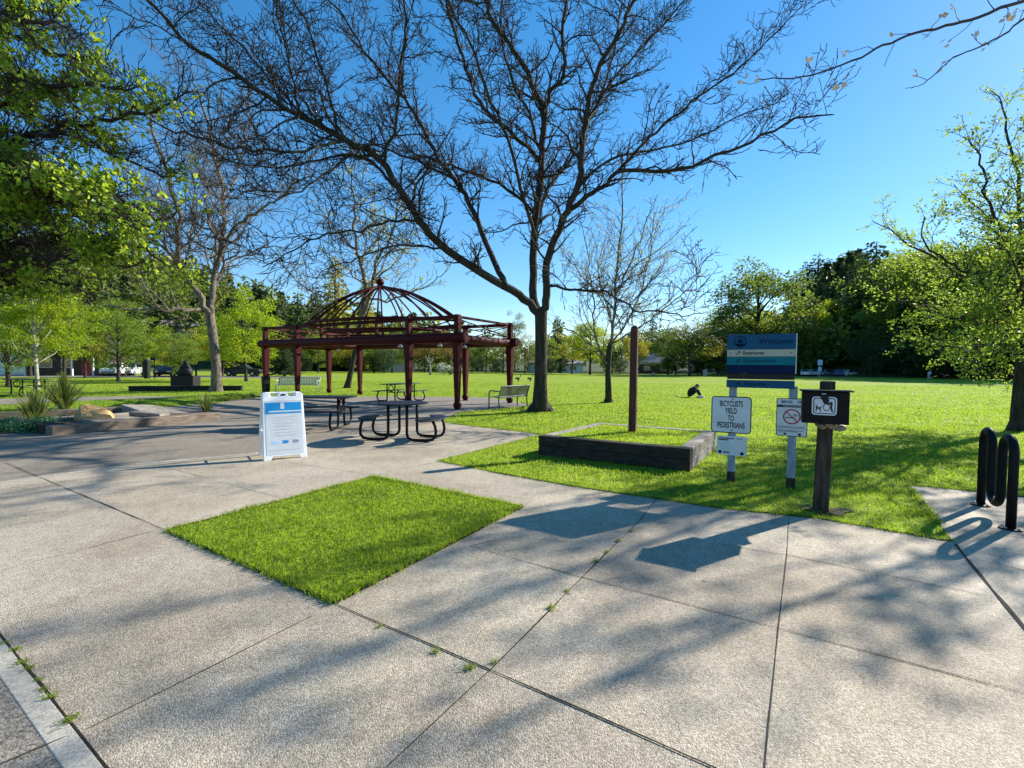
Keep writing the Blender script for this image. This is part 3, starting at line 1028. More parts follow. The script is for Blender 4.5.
# --- budding young tree right of the large tree ---------------------------------
D = 20.0
base = G(608.5, 402)
g = Grower(41, seg=.3, wander=.13, up=.035, ratio=(.3, .5), spacing=(.42, .26, .2), levels=3, angle=(28, 55), rmin=.0065)
gt = MB()
gt.tube([base + Vector((0, 0, -.05)), at(608.5, 398, D), at(608, 372, D), at(609, 352, D), at(610, 345, D)], [.24, .15, .12, .115, .115], 12, cap=False)
LIMBS = [
    ([(609.5, 350), (613, 326, .1), (616, 272, .3), (623, 214, .5), (622, 180, .6)], .105, .015, .8),
    ([(608, 365), (603, 358, -.2), (596, 340, -.5), (593, 320, -.8), (594, 295, -1), (588, 262, -1.2), (584, 232, -1.3)], .075, .013, .7),
    ([(610, 347), (620, 332, .3), (632, 312, .8), (643, 287, 1.3), (650, 250, 1.7), (653, 222, 2)], .07, .013, .8),
    ([(609, 357), (598, 350, .5), (577, 333, 1.2), (562, 327, 1.7), (551, 322, 2.2)], .055, .011, .6),
    ([(610, 344), (625, 336, -.5), (646, 323, -1), (664, 309, -1.4), (680, 297, -1.8), (695, 280, -2.1), (704, 262, -2.3)], .055, .011, .6),
    ([(613, 326), (605, 300, 1), (598, 270, 1.8), (606, 235, 2.4)], .06, .012, .8),
    ([(615, 300), (628, 270, -.8), (640, 240, -1.5), (650, 212, -2)], .055, .012, .7),
    ([(614, 310), (590, 285, .8), (570, 262, 1.4), (556, 240, 1.8)], .05, .011, .7),
    ([(616, 280), (640, 262, 1.2), (665, 245, 2.0), (685, 225, 2.5)], .05, .011, .7),
]
for pts, r0, r1, ext in LIMBS:
    g.traced(T2(pts, D), r0 * .72, r1 * .8, 0, ext=ext, skip=.08)
tr = thing('budding_tree', 'slim young budding tree out on the lawn behind the wooden pole', 'tree', base)
gt.build('trunk', M['bark'], tr, smooth=True).matrix_parent_inverse = Matrix.Translation(-base)
g.mb.build('crown', M['bark_mid'], tr, smooth=True).matrix_parent_inverse = Matrix.Translation(-base)
tp = np.array([t[0] for t in g.tips])
td = np.array([t[1] for t in g.tips])
k = RNG.permutation(len(tp))[:7000]
leaves_mb(tp[k], td[k], 0.07, RNG).build('buds', M['bud_yellow'], tr).matrix_parent_inverse = Matrix.Translation(-base)

# --- leafy tree that overhangs the upper left ------------------------------------
base = Vector((-13.2, 9.6, 0))
g = Grower(53, seg=.17, wander=.24, up=.012, ratio=(.34, .6), spacing=(.085, .07, .07), levels=3, angle=(26, 62), rmin=.005)
gt = MB()
gt.tube([base + Vector((0, 0, -.05)), base + Vector((0, 0, .5)), base + Vector((.2, -.1, 2)), base + Vector((.6, -.2, 3.4))], [.5, .36, .3, .28], 14, cap=False)
fk = base + Vector((.6, -.2, 3.3))
LIMBS = [
    ([(-60, 150, 9.3), (0, 142, 9.0), (60, 128, 8.8), (110, 122, 8.6), (150, 112, 8.5), (178, 100, 8.4)], .12),
    ([(-60, 60, 9.0), (0, 75, 8.7), (45, 85, 8.4), (90, 82, 8.1), (120, 88, 7.9)], .11),
    ([(-50, 0, 9.0), (0, 10, 8.6), (35, 22, 8.3), (60, 25, 8.1), (72, 38, 8.0)], .1),
    ([(-60, 190, 9.2), (0, 196, 8.9), (50, 200, 8.5), (100, 196, 8.2), (135, 206, 8.0), (160, 222, 7.9)], .12),
    ([(-60, 240, 9.4), (0, 246, 9.0), (50, 240, 8.7), (100, 238, 8.5), (140, 246, 8.4), (160, 262, 8.4)], .1),
    ([(-60, 268, 9.3), (0, 272, 9.0), (40, 264, 8.8), (85, 258, 8.6), (125, 270, 8.5)], .09),
    ([(-60, 110, 9.8), (0, 108, 9.8), (50, 120, 9.9), (100, 148, 10), (140, 165, 10.1), (168, 180, 10.2)], .11),
    ([(-60, 160, 8.6), (0, 170, 8.2), (45, 178, 7.9), (90, 196, 7.7), (120, 225, 7.6)], .1),
    ([(-60, 225, 10), (0, 222, 10.2), (60, 216, 10.4), (110, 222, 10.6), (150, 232, 10.8)], .1),
    ([(-60, -40, 9.4), (-10, -30, 9.2), (30, -12, 9), (60, 0, 9)], .09),
    ([(-60, 20, 10), (0, 30, 10.2), (50, 52, 10.4), (95, 64, 10.5)], .1),
    ([(-50, 285, 9.8), (0, 288, 9.8), (30, 280, 9.9), (70, 283, 10), (95, 292, 10)], .08),
]
for pts, r0 in LIMBS:
    pp = [at(*p) for p in pts]
    g.traced([fk, fk.lerp(pp[0], .6) + Vector((0, 0, .25))] + pp, r0 * .62, .012, 0, ext=.4, skip=.3, klen=1.25)
g2_ = g
tr = thing('maple_tree', 'leafy maple whose tangled branches overhang the plaza from beyond the left edge', 'tree', base)
gt.build('trunk', M['bark'], tr, smooth=True).matrix_parent_inverse = Matrix.Translation(-base)
g.mb.build('crown', M['bark'], tr, smooth=True).matrix_parent_inverse = Matrix.Translation(-base)
tp = np.array([t[0] for t in g.tips])
td = np.array([t[1] for t in g.tips])
# leaves come in sprays: keep tips where a coarse random field is high
cell = np.floor(tp / .42).astype(int)
hsh = (cell[:, 0] * 73856093 ^ cell[:, 1] * 19349663 ^ cell[:, 2] * 83492791) % 1000 / 1000.0
tp, td, hsh = np.repeat(tp, 6, 0), np.repeat(td, 6, 0), np.repeat(hsh, 6)
tp = tp + RNG.normal(0, .06, tp.shape)
k = np.where(hsh < .30)[0]
k = RNG.permutation(k)[:34000]
print('left tree tubes', g.count, 'tips', len(tp), 'leaves', len(k))
Q = tp[k] + RNG.normal(0, .035, (len(k), 3))
leaves_mb(Q, td[k] + np.array([0, 0, -.25]), .095, RNG, aspect=.85).build('leaves', M['leaf_left'], tr).matrix_parent_inverse = Matrix.Translation(-base)

# --- young leafy tree at the right edge -------------------------------------------
base = G(1018, 431)
D = base.y
g = Grower(61, seg=.25, wander=.13, up=.02, ratio=(.35, .55), spacing=(.24, .18, .13), levels=2, angle=(35, 62), rmin=.005)
gt = MB()
gt.tube([base + Vector((0, 0, -.05)), base + Vector((0, 0, .25)), base + Vector((.05, 0, 2)), base + Vector((.02, 0, 3.2))], [.25, .165, .14, .13], 12, cap=False)
LIMBS = [
    ([(1021, 330), (1012, 290, .2), (1000, 240, .4), (985, 215, .5), (965, 195, .6)], .07),
    ([(1020, 315), (1000, 295, -.6), (975, 278, -1.0), (945, 262, -1.4), (920, 235, -1.6)], .07),
    ([(1020, 340), (1000, 335, -.4), (975, 322, -.8), (950, 318, -1), (930, 312, -1.2)], .06),
    ([(1022, 300), (1022, 250, .2), (1020, 190, .3), (1008, 140, .4), (1000, 100, .5)], .09),
    ([(1020, 320), (990, 318, 1), (960, 300, 1.6), (935, 285, 2)], .06),
    ([(1022, 280), (1035, 230, -.5), (1050, 170, -.9), (1045, 110, -1)], .08),
    ([(1020, 322), (985, 290, .4), (940, 262, .8), (905, 240, 1.1), (888, 228, 1.2)], .07),
    ([(1020, 335), (980, 322, .2), (935, 310, .3), (905, 302, .3), (885, 290, .3)], .06),
    ([(1021, 342), (990, 346, -.3), (955, 348, -.6), (925, 342, -.7)], .05),
    ([(1022, 300), (1045, 180, .4), (1066, 60, .8), (1084, -50, 1.0)], .10),
    ([(1022, 292), (1068, 150, -.6), (1105, 30, -1.2), (1130, -60, -1.6)], .10),
    ([(1022, 310), (1060, 285, .3), (1100, 255, .6), (1140, 230, .8)], .07),
    ([(1022, 330), (1070, 320, -.8), (1110, 300, -1.4), (1150, 300, -1.8)], .07),
    ([(1021, 345), (1000, 352, .9), (975, 352, 1.5), (955, 352, 1.9)], .05),
    ([(1022, 260), (1000, 225, -1), (985, 180, -1.6), (975, 150, -2)], .06),
    ([(1022, 325), (1035, 300, 1.8), (1045, 270, 3), (1050, 250, 3.6)], .06),
    ([(1022, 325), (1025, 305, -1.6), (1020, 280, -2.8), (1010, 255, -3.4)], .06),
    ([(1021, 338), (1003, 340, -1.4), (985, 345, -2.2), (965, 350, -2.7)], .05),
]
for pts, r0 in LIMBS:
    g.traced(T2(pts, D), r0 * .68, .009, 0, ext=.4, skip=.12, klen=1.35)
tr = thing('young_tree', 'young tree with fresh yellow green leaves on the lawn beyond the bike rack', 'tree', base)
gt.build('trunk', M['bark'], tr, smooth=True).matrix_parent_inverse = Matrix.Translation(-base)
g.mb.build('crown', M['bark'], tr, smooth=True).matrix_parent_inverse = Matrix.Translation(-base)
tp = np.array([t[0] for t in g.tips])
td = np.array([t[1] for t in g.tips])
tp = np.repeat(tp, 5, 0) + RNG.normal(0, .055, (len(tp) * 5, 3))
td = np.repeat(td, 5, 0)
k = RNG.permutation(len(tp))[:34000]
print('right tree leaves', len(k), g.count)
leaves_mb(tp[k], td[k] + np.array([0, 0, -.2]), .075, RNG, aspect=.6).build('leaves', M['leaf_right'], tr).matrix_parent_inverse = Matrix.Translation(-base)

# --- blossoming tree just outside the right edge, its branch reaching in ------------
base = Vector((13.6, 9.0, 0))
g = Grower(71, seg=.25, wander=.16, up=.03, ratio=(.36, .6), spacing=(.4, .26, .18), levels=3, angle=(30, 62), rmin=.004)
gt = MB()
gt.tube([base + Vector((0, 0, -.05)), base + Vector((0, 0, .3)), base + Vector((-.05, 0, 2)), base + Vector((-.2, 0, 3.6))], [.33, 0.17, .12, .09], 12, cap=False)
top = base + Vector((-.2, 0, 3.5))
LIMBN = 0
main = [top, top + Vector((-1.6, -.5, 1.5)), top + Vector((-3.4, -1.3, 2.6)), at(1090, -22, 6.6), at(1024, 0, 6.1), at(980, 16, 5.9), at(946, 26, 5.8), at(907, 36, 5.7), at(876, 49, 5.6), at(845, 64, 5.55), at(801, 77, 5.5), at(765, 78, 5.5)]
tips0 = []
g.traced(main, .032, .005, 1, ext=.1, klen=.5, jitter=.008, skip=.3)
g.traced([at(1060, -8, 6.4), at(1024, 18, 6.2), at(1004, 34, 6.1), at(980, 47, 6.0), at(954, 57, 6.0), at(928, 81, 6.0), at(912, 87, 6.0)], .016, .004, 1, klen=.35, jitter=.006)
NV = len(g.tips)
for d_, L, r in (((.2, .3, 1), 5.6, .10), ((.8, .3, .8), 4.8, .08), ((.3, -.9, .8), 5.2, .08), ((.05, -.9, 1.0), 5.4, .08), ((.6, .8, .7), 4.6, .07), ((-.25, -.95, .7), 5.0, .07), ((.9, -.4, .5), 4.6, .07), ((-.15, .1, 1.3), 5.4, .08), ((.1, -1, .45), 5.2, .07), ((.6, -.8, .6), 4.8, .07)):
    Q = g.path(top, d_, L, 0)
    g.limb(Q, r * .5, .010, 0, klen=2.0)
tr = thing('blossom_tree', 'tree whose bare budding twig with pale blossom hangs in at the upper right', 'tree', base)
gt.build('trunk', M['bark'], tr, smooth=True).matrix_parent_inverse = Matrix.Translation(-base)
g.mb.build('crown', M['twig_dark'], tr, smooth=True).matrix_parent_inverse = Matrix.Translation(-base)
tp = np.array([t[0] for t in g.tips])
td = np.array([t[1] for t in g.tips])
k = np.concatenate([RNG.permutation(NV)[:60], NV + RNG.permutation(len(tp) - NV)[:13000]])
tp2 = np.repeat(tp[k], 3, 0) + RNG.normal(0, .02, (len(k) * 3, 3))
leaves_mb(tp2, np.repeat(td[k], 3, 0), .075, RNG, aspect=.75).build('blossom', M['blossom'], tr).matrix_parent_inverse = Matrix.Translation(-base)

# ------------------------------------------------------------------ background trees
M['leaf_dark'] = leaf_mat('dark summer leaves', (.04, .075, .016), (.085, .135, .028), (.2, .28, .03), tfac=.4, scale=.5)
M['leaf_mid'] = leaf_mat('mid green leaves', (.055, .105, .016), (.13, .19, .03), (.32, .42, .04), tfac=.45, scale=.5)
M['leaf_bright'] = leaf_mat('bright spring leaves', (.10, .17, .01), (.19, .26, .015), (.46, .56, .02), tfac=.5, scale=.6)
M['leaf_gold'] = leaf_mat('golden spring leaves', (.14, .15, .012), (.25, .23, .025), (.5, .46, .04), tfac=.5, scale=.6)
M['leaf_grey'] = leaf_mat('thin grey green leaves', (.09, .11, .045), (.17, .19, .075), (.26, .3, .08), tfac=.4, scale=.6)
M['needle'] = leaf_mat('dark conifer needles', (.024, .05, .02), (.055, .09, .032), (.08, .13, .03), tfac=.28, scale=.5)
M['leaf_rust'] = leaf_mat('reddish budding leaves', (.16, .10, .035), (.27, .17, .05), (.4, .28, .06), tfac=.4, scale=.6)


def crown_broad(seed, n, rx, rz, cz, nclump, rc, leaf, flat=.75, droop=.25):
    rng = np.random.default_rng(seed)
    # clump centres through an uneven envelope
    u = rng.normal(0, 1, (nclump, 3))
    u /= np.linalg.norm(u, axis=1)[:, None]
    rr = rng.uniform(.25, 1, nclump) ** .45
    lob = 1 + .22 * np.sin(u[:, 0] * 5 + seed) * np.cos(u[:, 1] * 4 + seed * 2) + .12 * np.sin(u[:, 2] * 7 + seed)
    C = u * (rr * lob)[:, None] * np.array([rx, rx, rz]) + np.array([0, 0, cz])
    rcl = rc * rng.uniform(.35, 1.4, nclump)
    w = rcl ** 2
    idx = rng.choice(nclump, n, p=w / w.sum())
    v = rng.normal(0, 1, (n, 3))
    v /= np.linalg.norm(v, axis=1)[:, None]
    rad = rng.uniform(0, 1, n) ** .4
    P = C[idx] + v * (rad * rcl[idx])[:, None] * np.array([1, 1, flat])
    P[:, 2] -= droop * rad * rcl[idx] * (v[:, 0] ** 2 + v[:, 1] ** 2) * .5
    P = P[P[:, 2] > .6]
    D_ = v[:len(P)] + np.array([0, 0, -.2])
    return leaves_mb(P, D_, leaf, rng, aspect=.75, spread=.8), C, rcl


def broad_tree(seed, n=7000, rx=2.9, rz=3.6, cz=6.0, nclump=46, rc=.95, leaf=.2, trunk_r=.16, mat='leaf_mid', bark='bark', flat=.75):
    """a ten metre tree: (trunk mesh, crown mesh)"""
    mb, C, rcl = crown_broad(seed, n, rx, rz, cz, nclump, rc, leaf, flat)
    rng = np.random.default_rng(seed + 99)
    t = MB()
    lean = rng.normal(0, .12, 2)
    zt = cz + rz * .45
    TP = np.array([[0, 0, -.1], [0, 0, .4], [lean[0] * .5, lean[1] * .5, cz * .4], [lean[0], lean[1], cz * .75], [lean[0] * 1.6, lean[1] * 1.6, zt]])
    t.tube(TP, [trunk_r * 1.5, trunk_r * 1.05, trunk_r * .85, trunk_r * .6, trunk_r * .2], 9, cap=False)
    for c in C[rng.permutation(len(C))[:22]]:
        z0 = min(max(c[2] - 1.2 - np.hypot(c[0], c[1]) * .5, cz * .3), zt * .95)
        p0 = np.array([np.interp(z0, TP[:, 2], TP[:, 0]), np.interp(z0, TP[:, 2], TP[:, 1]), z0])
        mid = p0 + (c - p0) * .55 + np.array([0, 0, -.15]) + rng.normal(0, .12, 3)
        t.tube([p0, mid, c], [trunk_r * .36, trunk_r * .22, trunk_r * .07], 5, cap=False)
    return t.mesh('trunk', M[bark], True), mb.mesh('crown', M[mat])


def conifer(seed, n=6000, h=10.0, rb=1.9, leaf=.26, mat='needle', gap=.3, power=.85, z0=.9):
    rng = np.random.default_rng(seed)
    t = MB()
    t.tube([(0, 0, -.1), (0, 0, .5), (.03, .02, h * .5), (0, 0, h * .97)], [.24, .18, .12, .02], 8, cap=False)
    mb = MB()
    z = z0
    br = []
    while z < h * .97:
        f = (z - z0) / (h - z0)
        k = max(4, int(7 * (1 - f) + 3))
        a0 = rng.uniform(0, 6.28)
        for i in range(k):
            L = rb * (1 - f) ** power * rng.uniform(.6, 1.2) + .12
            br.append((z + rng.normal(0, .08), a0 + i * 6.283 / k + rng.normal(0, .2), L))
        z += gap * rng.uniform(.8, 1.3) * (1.1 - .4 * f)
    br = np.array(br)
    w = br[:, 2] ** 1.4
    idx = rng.choice(len(br), n, p=w / w.sum())
    s = rng.uniform(0, 1, n) ** .75
    L = br[idx, 2]
    a = br[idx, 1]
    wd = .16 * L * (1 - s * .5)
    off = rng.normal(0, 1, n) * wd
    x = np.cos(a) * L * s - np.sin(a) * off
    y = np.sin(a) * L * s + np.cos(a) * off
    zz = br[idx, 0] - .32 * L * s ** 1.5 + .12 * L * s ** 3 + rng.normal(0, .05, n)
    D_ = np.c_[np.cos(a), np.sin(a), np.full(n, -.45)]
    leaves_mb(np.c_[x, y, zz], D_, leaf, rng, mb, aspect=.5, spread=.45)
    return t.mesh('trunk', M['bark'], True), mb.mesh('crown', M[mat])


PROTO = {
    'maple': [broad_tree(s, 9000, 3.1, 3.5, 5.9, 74, .85, .19, .15, 'leaf_bright', flat=.5) for s in (101, 102, 103)],
    'gold': [broad_tree(s, 6500, 2.7, 3.6, 6.0, 48, .85, .19, .15, 'leaf_gold') for s in (111, 112)],
    'mid': [broad_tree(s, 9500, 2.9, 4.1, 5.9, 78, .85, .18, .16, 'leaf_mid', flat=.55) for s in (121, 122, 123)],
    'dark': [broad_tree(s, 9500, 2.7, 4.1, 5.8, 58, .88, .18, .17, 'leaf_dark') for s in (131, 132, 133)],
    'poplar': [broad_tree(s, 8500, 1.9, 4.6, 5.3, 62, .72, .18, .15, 'leaf_bright') for s in (141, 142)],
    'greengrey': [broad_tree(s, 5200, 2.6, 3.7, 6.1, 70, .62, .16, .14, 'leaf_grey') for s in (151, 152)],
    'rust': [broad_tree(s, 4600, 2.6, 3.4, 6.0, 66, .62, .15, .13, 'leaf_rust') for s in (161,)],
    'shrub': [broad_tree(s, 7000, 4.6, 3.8, 4.2, 50, 1.3, .28, .2, 'needle') for s in (171, 172)],
    'conifer': [conifer(s, 8000, rb=2.0) for s in (181, 182)],
    'cedar': [conifer(s, 9500, rb=2.7, gap=.26, power=.7) for s in (191,)],
    'golden_conifer': [conifer(s, 7000, rb=2.2, mat='leaf_gold', gap=.34) for s in (195,)],
    'birch': [broad_tree(s, 9000, 2.0, 3.6, 6.3, 50, .6, .16, .12, 'leaf_bright', 'bark_white') for s in (201,)],
}
NAMES = {'maple': 'maple_tree', 'gold': 'budding_tree', 'mid': 'broadleaf_tree', 'dark': 'broadleaf_tree', 'poplar': 'poplar_tree', 'greengrey': 'budding_tree', 'rust': 'budding_tree',
         'shrub': 'shrub', 'conifer': 'conifer_tree', 'cedar': 'conifer_tree', 'golden_conifer': 'conifer_tree', 'birch': 'birch_tree'}
_cnt = {}


def plant(kind, px, D, ytop, label, wide=1.0, z0=0.0, group=None, cat=None, sink=0.0):
    i = _cnt.get(kind, 0)
    _cnt[kind] = i + 1
    tm, cm = PROTO[kind][i % len(PROTO[kind])]
    b = at(px, 366, D)
    topz = at(px, ytop, D).z
    h = topz - z0 + sink
    top = max(v.co.z for v in cm.vertices) if cm.name not in _top else _top[cm.name]
    _top[cm.name] = top
    s = h / top
    o = thing(NAMES[kind], label, cat or ('shrub' if kind == 'shrub' else 'tree'), (b.x, b.y, z0 - sink), (i * 2.399 + px) % 6.28, group)
    o.scale = (s * wide, s * wide, s)
    for nm, me in (('trunk', tm), ('crown', cm)):
        c = bpy.data.objects.new(nm, me)
        COL.objects.link(c)
        c.parent = o
    return o


_top = {}
for k_, lst in PROTO.items():
    for tm, cm in lst:
        a = np.empty(len(cm.vertices) * 3, np.float32)
        cm.vertices.foreach_get('co', a)
        _top[cm.name] = float(np.percentile(a[2::3], 99.7))

WL = 'trees along the far edge of the lawn'
TREES = [
    # kind, px, depth, top y, label, widening
    ('dark', 757, 100, 257, 'tall dark double crowned tree rising behind the blue welcome sign', 1.3),
    ('mid', 733, 104, 292, 'rounded tree tucked against the left side of the tall double crowned tree', 1.25),
    ('dark', 703, 96, 326, 'dark tree in front of the wood directly left of the welcome sign', 1.5),
    ('gold', 690, 88, 318, 'tree with sunlit pale yellow leaf clusters above the sitting person', 1.7),
    ('dark', 668, 104, 330, 'dark tree standing right beside the dark gabled house', 1.4),
    ('dark', 722, 92, 345, 'low dark tree just left of the welcome sign post', 1.6),
    ('poplar', 832, 112, 300, 'pale yellow green poplar above the far car park', 1.25),
    ('poplar', 812, 116, 310, 'yellow green poplar immediately left of the tallest one over the car park', 1.3),
    ('mid', 790, 108, 324, 'mid green tree just right of the blue welcome sign', 1.4),
    ('dark', 776, 102, 335, 'low dark tree behind the right half of the welcome sign', 1.7),
    ('dark', 822, 108, 345, 'low dark tree directly behind the parked cars', 2.0),
    ('cedar', 872, 108, 246, 'tall dark conifer rising highest behind the dog waste box', 1.1),
    ('conifer', 858, 114, 258, 'slim dark conifer touching the left side of the tallest dark conifer', 1.1),
    ('mid', 890, 106, 250, 'green tree close on the right of the tallest dark conifer', 1.0),
    ('mid', 907, 98, 258, 'tall green tree right of the tallest dark conifer behind the dog waste box', 1.15),
    ('mid', 928, 92, 252, 'tall light green tree above the pale trail post', 1.2),
    ('mid', 955, 86, 248, 'tall green tree half behind the young tree on the right', 1.2),
    ('mid', 985, 78, 240, 'dark tree behind the crown of the young tree on the right', 1.2),
    ('dark', 1012, 74, 232, 'dark tree directly behind the young tree trunk at the right edge', 1.3),
    ('dark', 1048, 70, 225, 'dark tree reaching in at the right edge of the wood', 1.3),
    ('shrub', 880, 92, 325, 'deep shaded thicket at the end of the car park', 1.0),
    ('shrub', 915, 88, 330, 'deep shaded thicket left of the pale trail post', 1.0),
    ('shrub', 950, 82, 328, 'deep shaded thicket right of the pale trail post', 1.0),
    ('shrub', 985, 76, 325, 'deep shaded thicket below the young tree crown', 1.0),
    ('shrub', 1020, 72, 322, 'deep shaded thicket behind the young tree trunk', 1.0),
    ('poplar', 848, 118, 306, 'narrow light green tree between the poplars and the tallest dark conifer', 1.2),
    # middle of the far edge
    ('maple', 590, 96, 322, 'bright yellow green tree behind the slim budding tree trunk', 1.3),
    ('gold', 572, 102, 330, 'yellowish budding tree above the low grey building', 1.2),
    ('gold', 634, 100, 330, 'yellow green tree seen on both sides of the wooden pole', 1.1),
    ('conifer', 557, 118, 318, 'slim dark conifer just right of the large bare trunk', 1.1),
    ('conifer', 652, 125, 318, 'slim conifer peeking over the dark gabled house', 1.0),
    ('greengrey', 525, 104, 334, 'thin grey green tree just left of the large bare trunk', 1.4),
    ('greengrey', 503, 108, 330, 'thin grey green tree seen past the right end of the shelter', 1.4),
    ('mid', 486, 110, 340, 'mid green tree behind the right shelter posts', 1.3),
    ('dark', 472, 112, 345, 'dark green tree between the two right hand shelter posts', 1.3),
    ('greengrey', 515, 140, 312, 'pale leafless looking treetop above the right shelter rail', .9),
    ('rust', 448, 106, 330, 'russet budding tree seen under the right bay of the shelter', 1.5),
    ('rust', 425, 108, 335, 'russet budding tree beside the middle front shelter post', 1.4),
    ('dark', 392, 100, 338, 'dark round evergreen tree seen through the middle of the shelter', 1.8),
    ('dark', 374, 96, 345, 'dark bushy tree just right of the leaning trunk', 1.8),
    ('gold', 350, 92, 330, 'golden budding tree behind the pink lit shelter posts', 1.3),
    ('mid', 318, 96, 335, 'mid green tree seen through the left bay of the shelter', 1.5),
    ('conifer', 284, 60, 340, 'squat dark conifer under the left end of the shelter', 1.7),
    ('golden_conifer', 336, 118, 262, 'tall golden conifer rising behind the left of the shelter dome', 1.0),
    ('conifer', 298, 125, 296, 'dark conifer standing left of the tall golden conifer', 1.1),
    ('conifer', 286, 130, 302, 'dark conifer nearest the left end of the shelter rail', 1.2),
    ('conifer', 316, 128, 290, 'dark conifer between the tall golden conifer and the shelter rail', 1.1),
    ('golden_conifer', 365, 125, 285, 'golden conifer behind the shelter dome ribs', 1.1),
    ('greengrey', 410, 120, 318, 'grey green tree showing through the right ribs of the dome', 1.3),
    # left
    ('maple', 246, 42, 288, 'bright yellow green maple between the bare tree and the shelter', 1.0),
    ('maple', 222, 58, 320, 'lower yellow green maple right behind the bare pale trunk', 1.4),
    ('maple', 64, 33, 288, 'bright yellow green maple just right of the white birch', .95),
    ('mid', 118, 40, 300, 'fuller green maple with two dark trunks near the parked white cars', 1.15),
    ('maple', 143, 52, 318, 'yellow green maple behind the right side of the fuller green maple', 1.1),
    ('mid', 180, 44, 334, 'small round topped green tree behind the dark monument', 1.35),
    ('gold', 161, 62, 332, 'yellowish little tree left of the dark monument', 1.2),
    ('gold', 196, 60, 330, 'yellowish little tree between monument and bare pale trunk', 1.2),
    ('birch', 37, 27, 262, 'white barked birch beside the far left picnic table', 1.0),
    ('mid', 8, 30, 275, 'dark trunked green tree at the far left edge', 1.05),
    ('gold', 85, 48, 312, 'golden leaved tree above the house with the red door', 1.2),
    ('mid', -25, 36, 250, 'green tree only just entering at the left edge', 1.1),
    ('mid', 30, 52, 310, 'green tree behind the birch in front of the white building', 1.3),
    ('maple', 268, 64, 322, 'bright maple whose crown touches the left end of the shelter', 1.2),
    ('shrub', 286, 66, 350, 'dark shrub at the lawn edge under the left end of the shelter', .8),
    ('shrub', 304, 96, 352, 'dark shrub between the two left bays of the shelter', .9),
    ('shrub', 384, 94, 348, 'dark evergreen shrub mass seen through the middle of the shelter', .9),
    ('shrub', 478, 100, 356, 'low dark shrub between the right hand shelter posts', .9),
    ('shrub', 497, 102, 358, 'low dark shrub just left of the last shelter post', .9),
    ('shrub', 552, 108, 358, 'low dark shrub immediately right of the large bare trunk', .9),
    ('shrub', 620, 106, 358, 'low dark shrub between the slim tree trunk and the wooden pole', .9),
    ('shrub', 676, 104, 350, 'dark shrub right of the gabled house', 1.0),
    ('shrub', 698, 98, 348, 'dark shrub behind the grey metal cabinet', 1.0),
    ('shrub', 718, 96, 350, 'dark shrub hard against the left edge of the welcome sign', 1.0),
    ('mid', 545, 114, 336, 'mid green tree immediately right of the large bare trunk at the far lawn edge', 1.3),
    ('mid', 612, 116, 338, 'mid green tree behind the bright tree and the wooden pole', 1.4),
    ('dark', 655, 120, 330, 'dark tree rising behind the roof of the gabled house', 1.5),
    ('mid', 460, 118, 334, 'mid green tree behind the front corner post of the shelter', 1.4),
    ('mid', 410, 116, 340, 'mid green tree right of the round evergreen under the shelter', 1.4),
]
for kind, px, D, yt, lab, wd_ in TREES:
    plant(kind, px, D, yt, lab, wd_, group=WL if D > 70 else 'trees round the left side of the park')


# ------------------------------------------------------------------ hills and the woods on them
def hill_h(x, y):
    r = np.hypot(x, y)
    az = np.degrees(np.arctan2(x, y))
    s = np.clip((r - 105) / 130, 0, 1)
    s = s * s * (3 - 2 * s)
    left = 27 * np.exp(-((az + 42) / 17.0) ** 2)
    right = 30 * np.exp(-((az - 40) / 10.0) ** 2)
    mid = 6
    n = 2.5 * np.sin(x * .045) * np.cos(y * .05 + 1)
    return s * (left + right + mid + n * .6) - .6


rr = np.linspace(104, 420, 34)
aa = np.radians(np.linspace(-75, 75, 76))
X = (rr[:, None] * np.sin(aa)[None, :])
Y = (rr[:, None] * np.cos(aa)[None, :])
Z = hill_h(X, Y)
v = np.stack([X, Y, Z], -1).reshape(-1, 3)
i = (np.arange(33)[:, None] * 76 + np.arange(75)[None, :]).ravel()
M['hill'] = surf('hillside undergrowth', (.07, .1, .025), (.035, .05, .015), rough=.95, scale=.08, pos=True)
tag(MB().add(v, np.stack([i, i + 1, i + 77, i + 76], 1)).build('hill', M['hill'], smooth=True), kind='structure')


def hz(px, D):
    b = at(px, 366, D)
    return float(hill_h(b.x, b.y))


# woods that read as one mass: many small crowns merged
def woods(name, spots, cfg, mat, seed):
    rng = np.random.default_rng(seed)
    mb = MB()
    for (x, y, z, h, con) in spots:
        n = 330
        if con:
            f = rng.uniform(0, 1, n) ** .8
            a = rng.uniform(0, 6.28, n)
            r_ = (1 - f) ** .85 * h * .2 * rng.uniform(.3, 1.1, n)
            P = np.c_[np.cos(a) * r_, np.sin(a) * r_, h * (.12 + .88 * f)]
            D_ = np.c_[np.cos(a), np.sin(a), np.full(n, -.5)]
            sz = h * .085
        else:
            k = 9
            C = rng.normal(0, 1, (k, 3)) * np.array([h * .2, h * .2, h * .2]) + np.array([0, 0, h * .58])
            v_ = rng.normal(0, 1, (n, 3))
            v_ /= np.linalg.norm(v_, axis=1)[:, None]
            P = C[rng.integers(0, k, n)] + v_ * rng.uniform(.3, 1, n)[:, None] * h * .16
            D_ = v_
            sz = h * .085
        leaves_mb(P + np.array([x, y, z]), D_, sz, rng, mb, aspect=.8, spread=.6)
    return tag(mb.build(name, mat), kind='stuff')


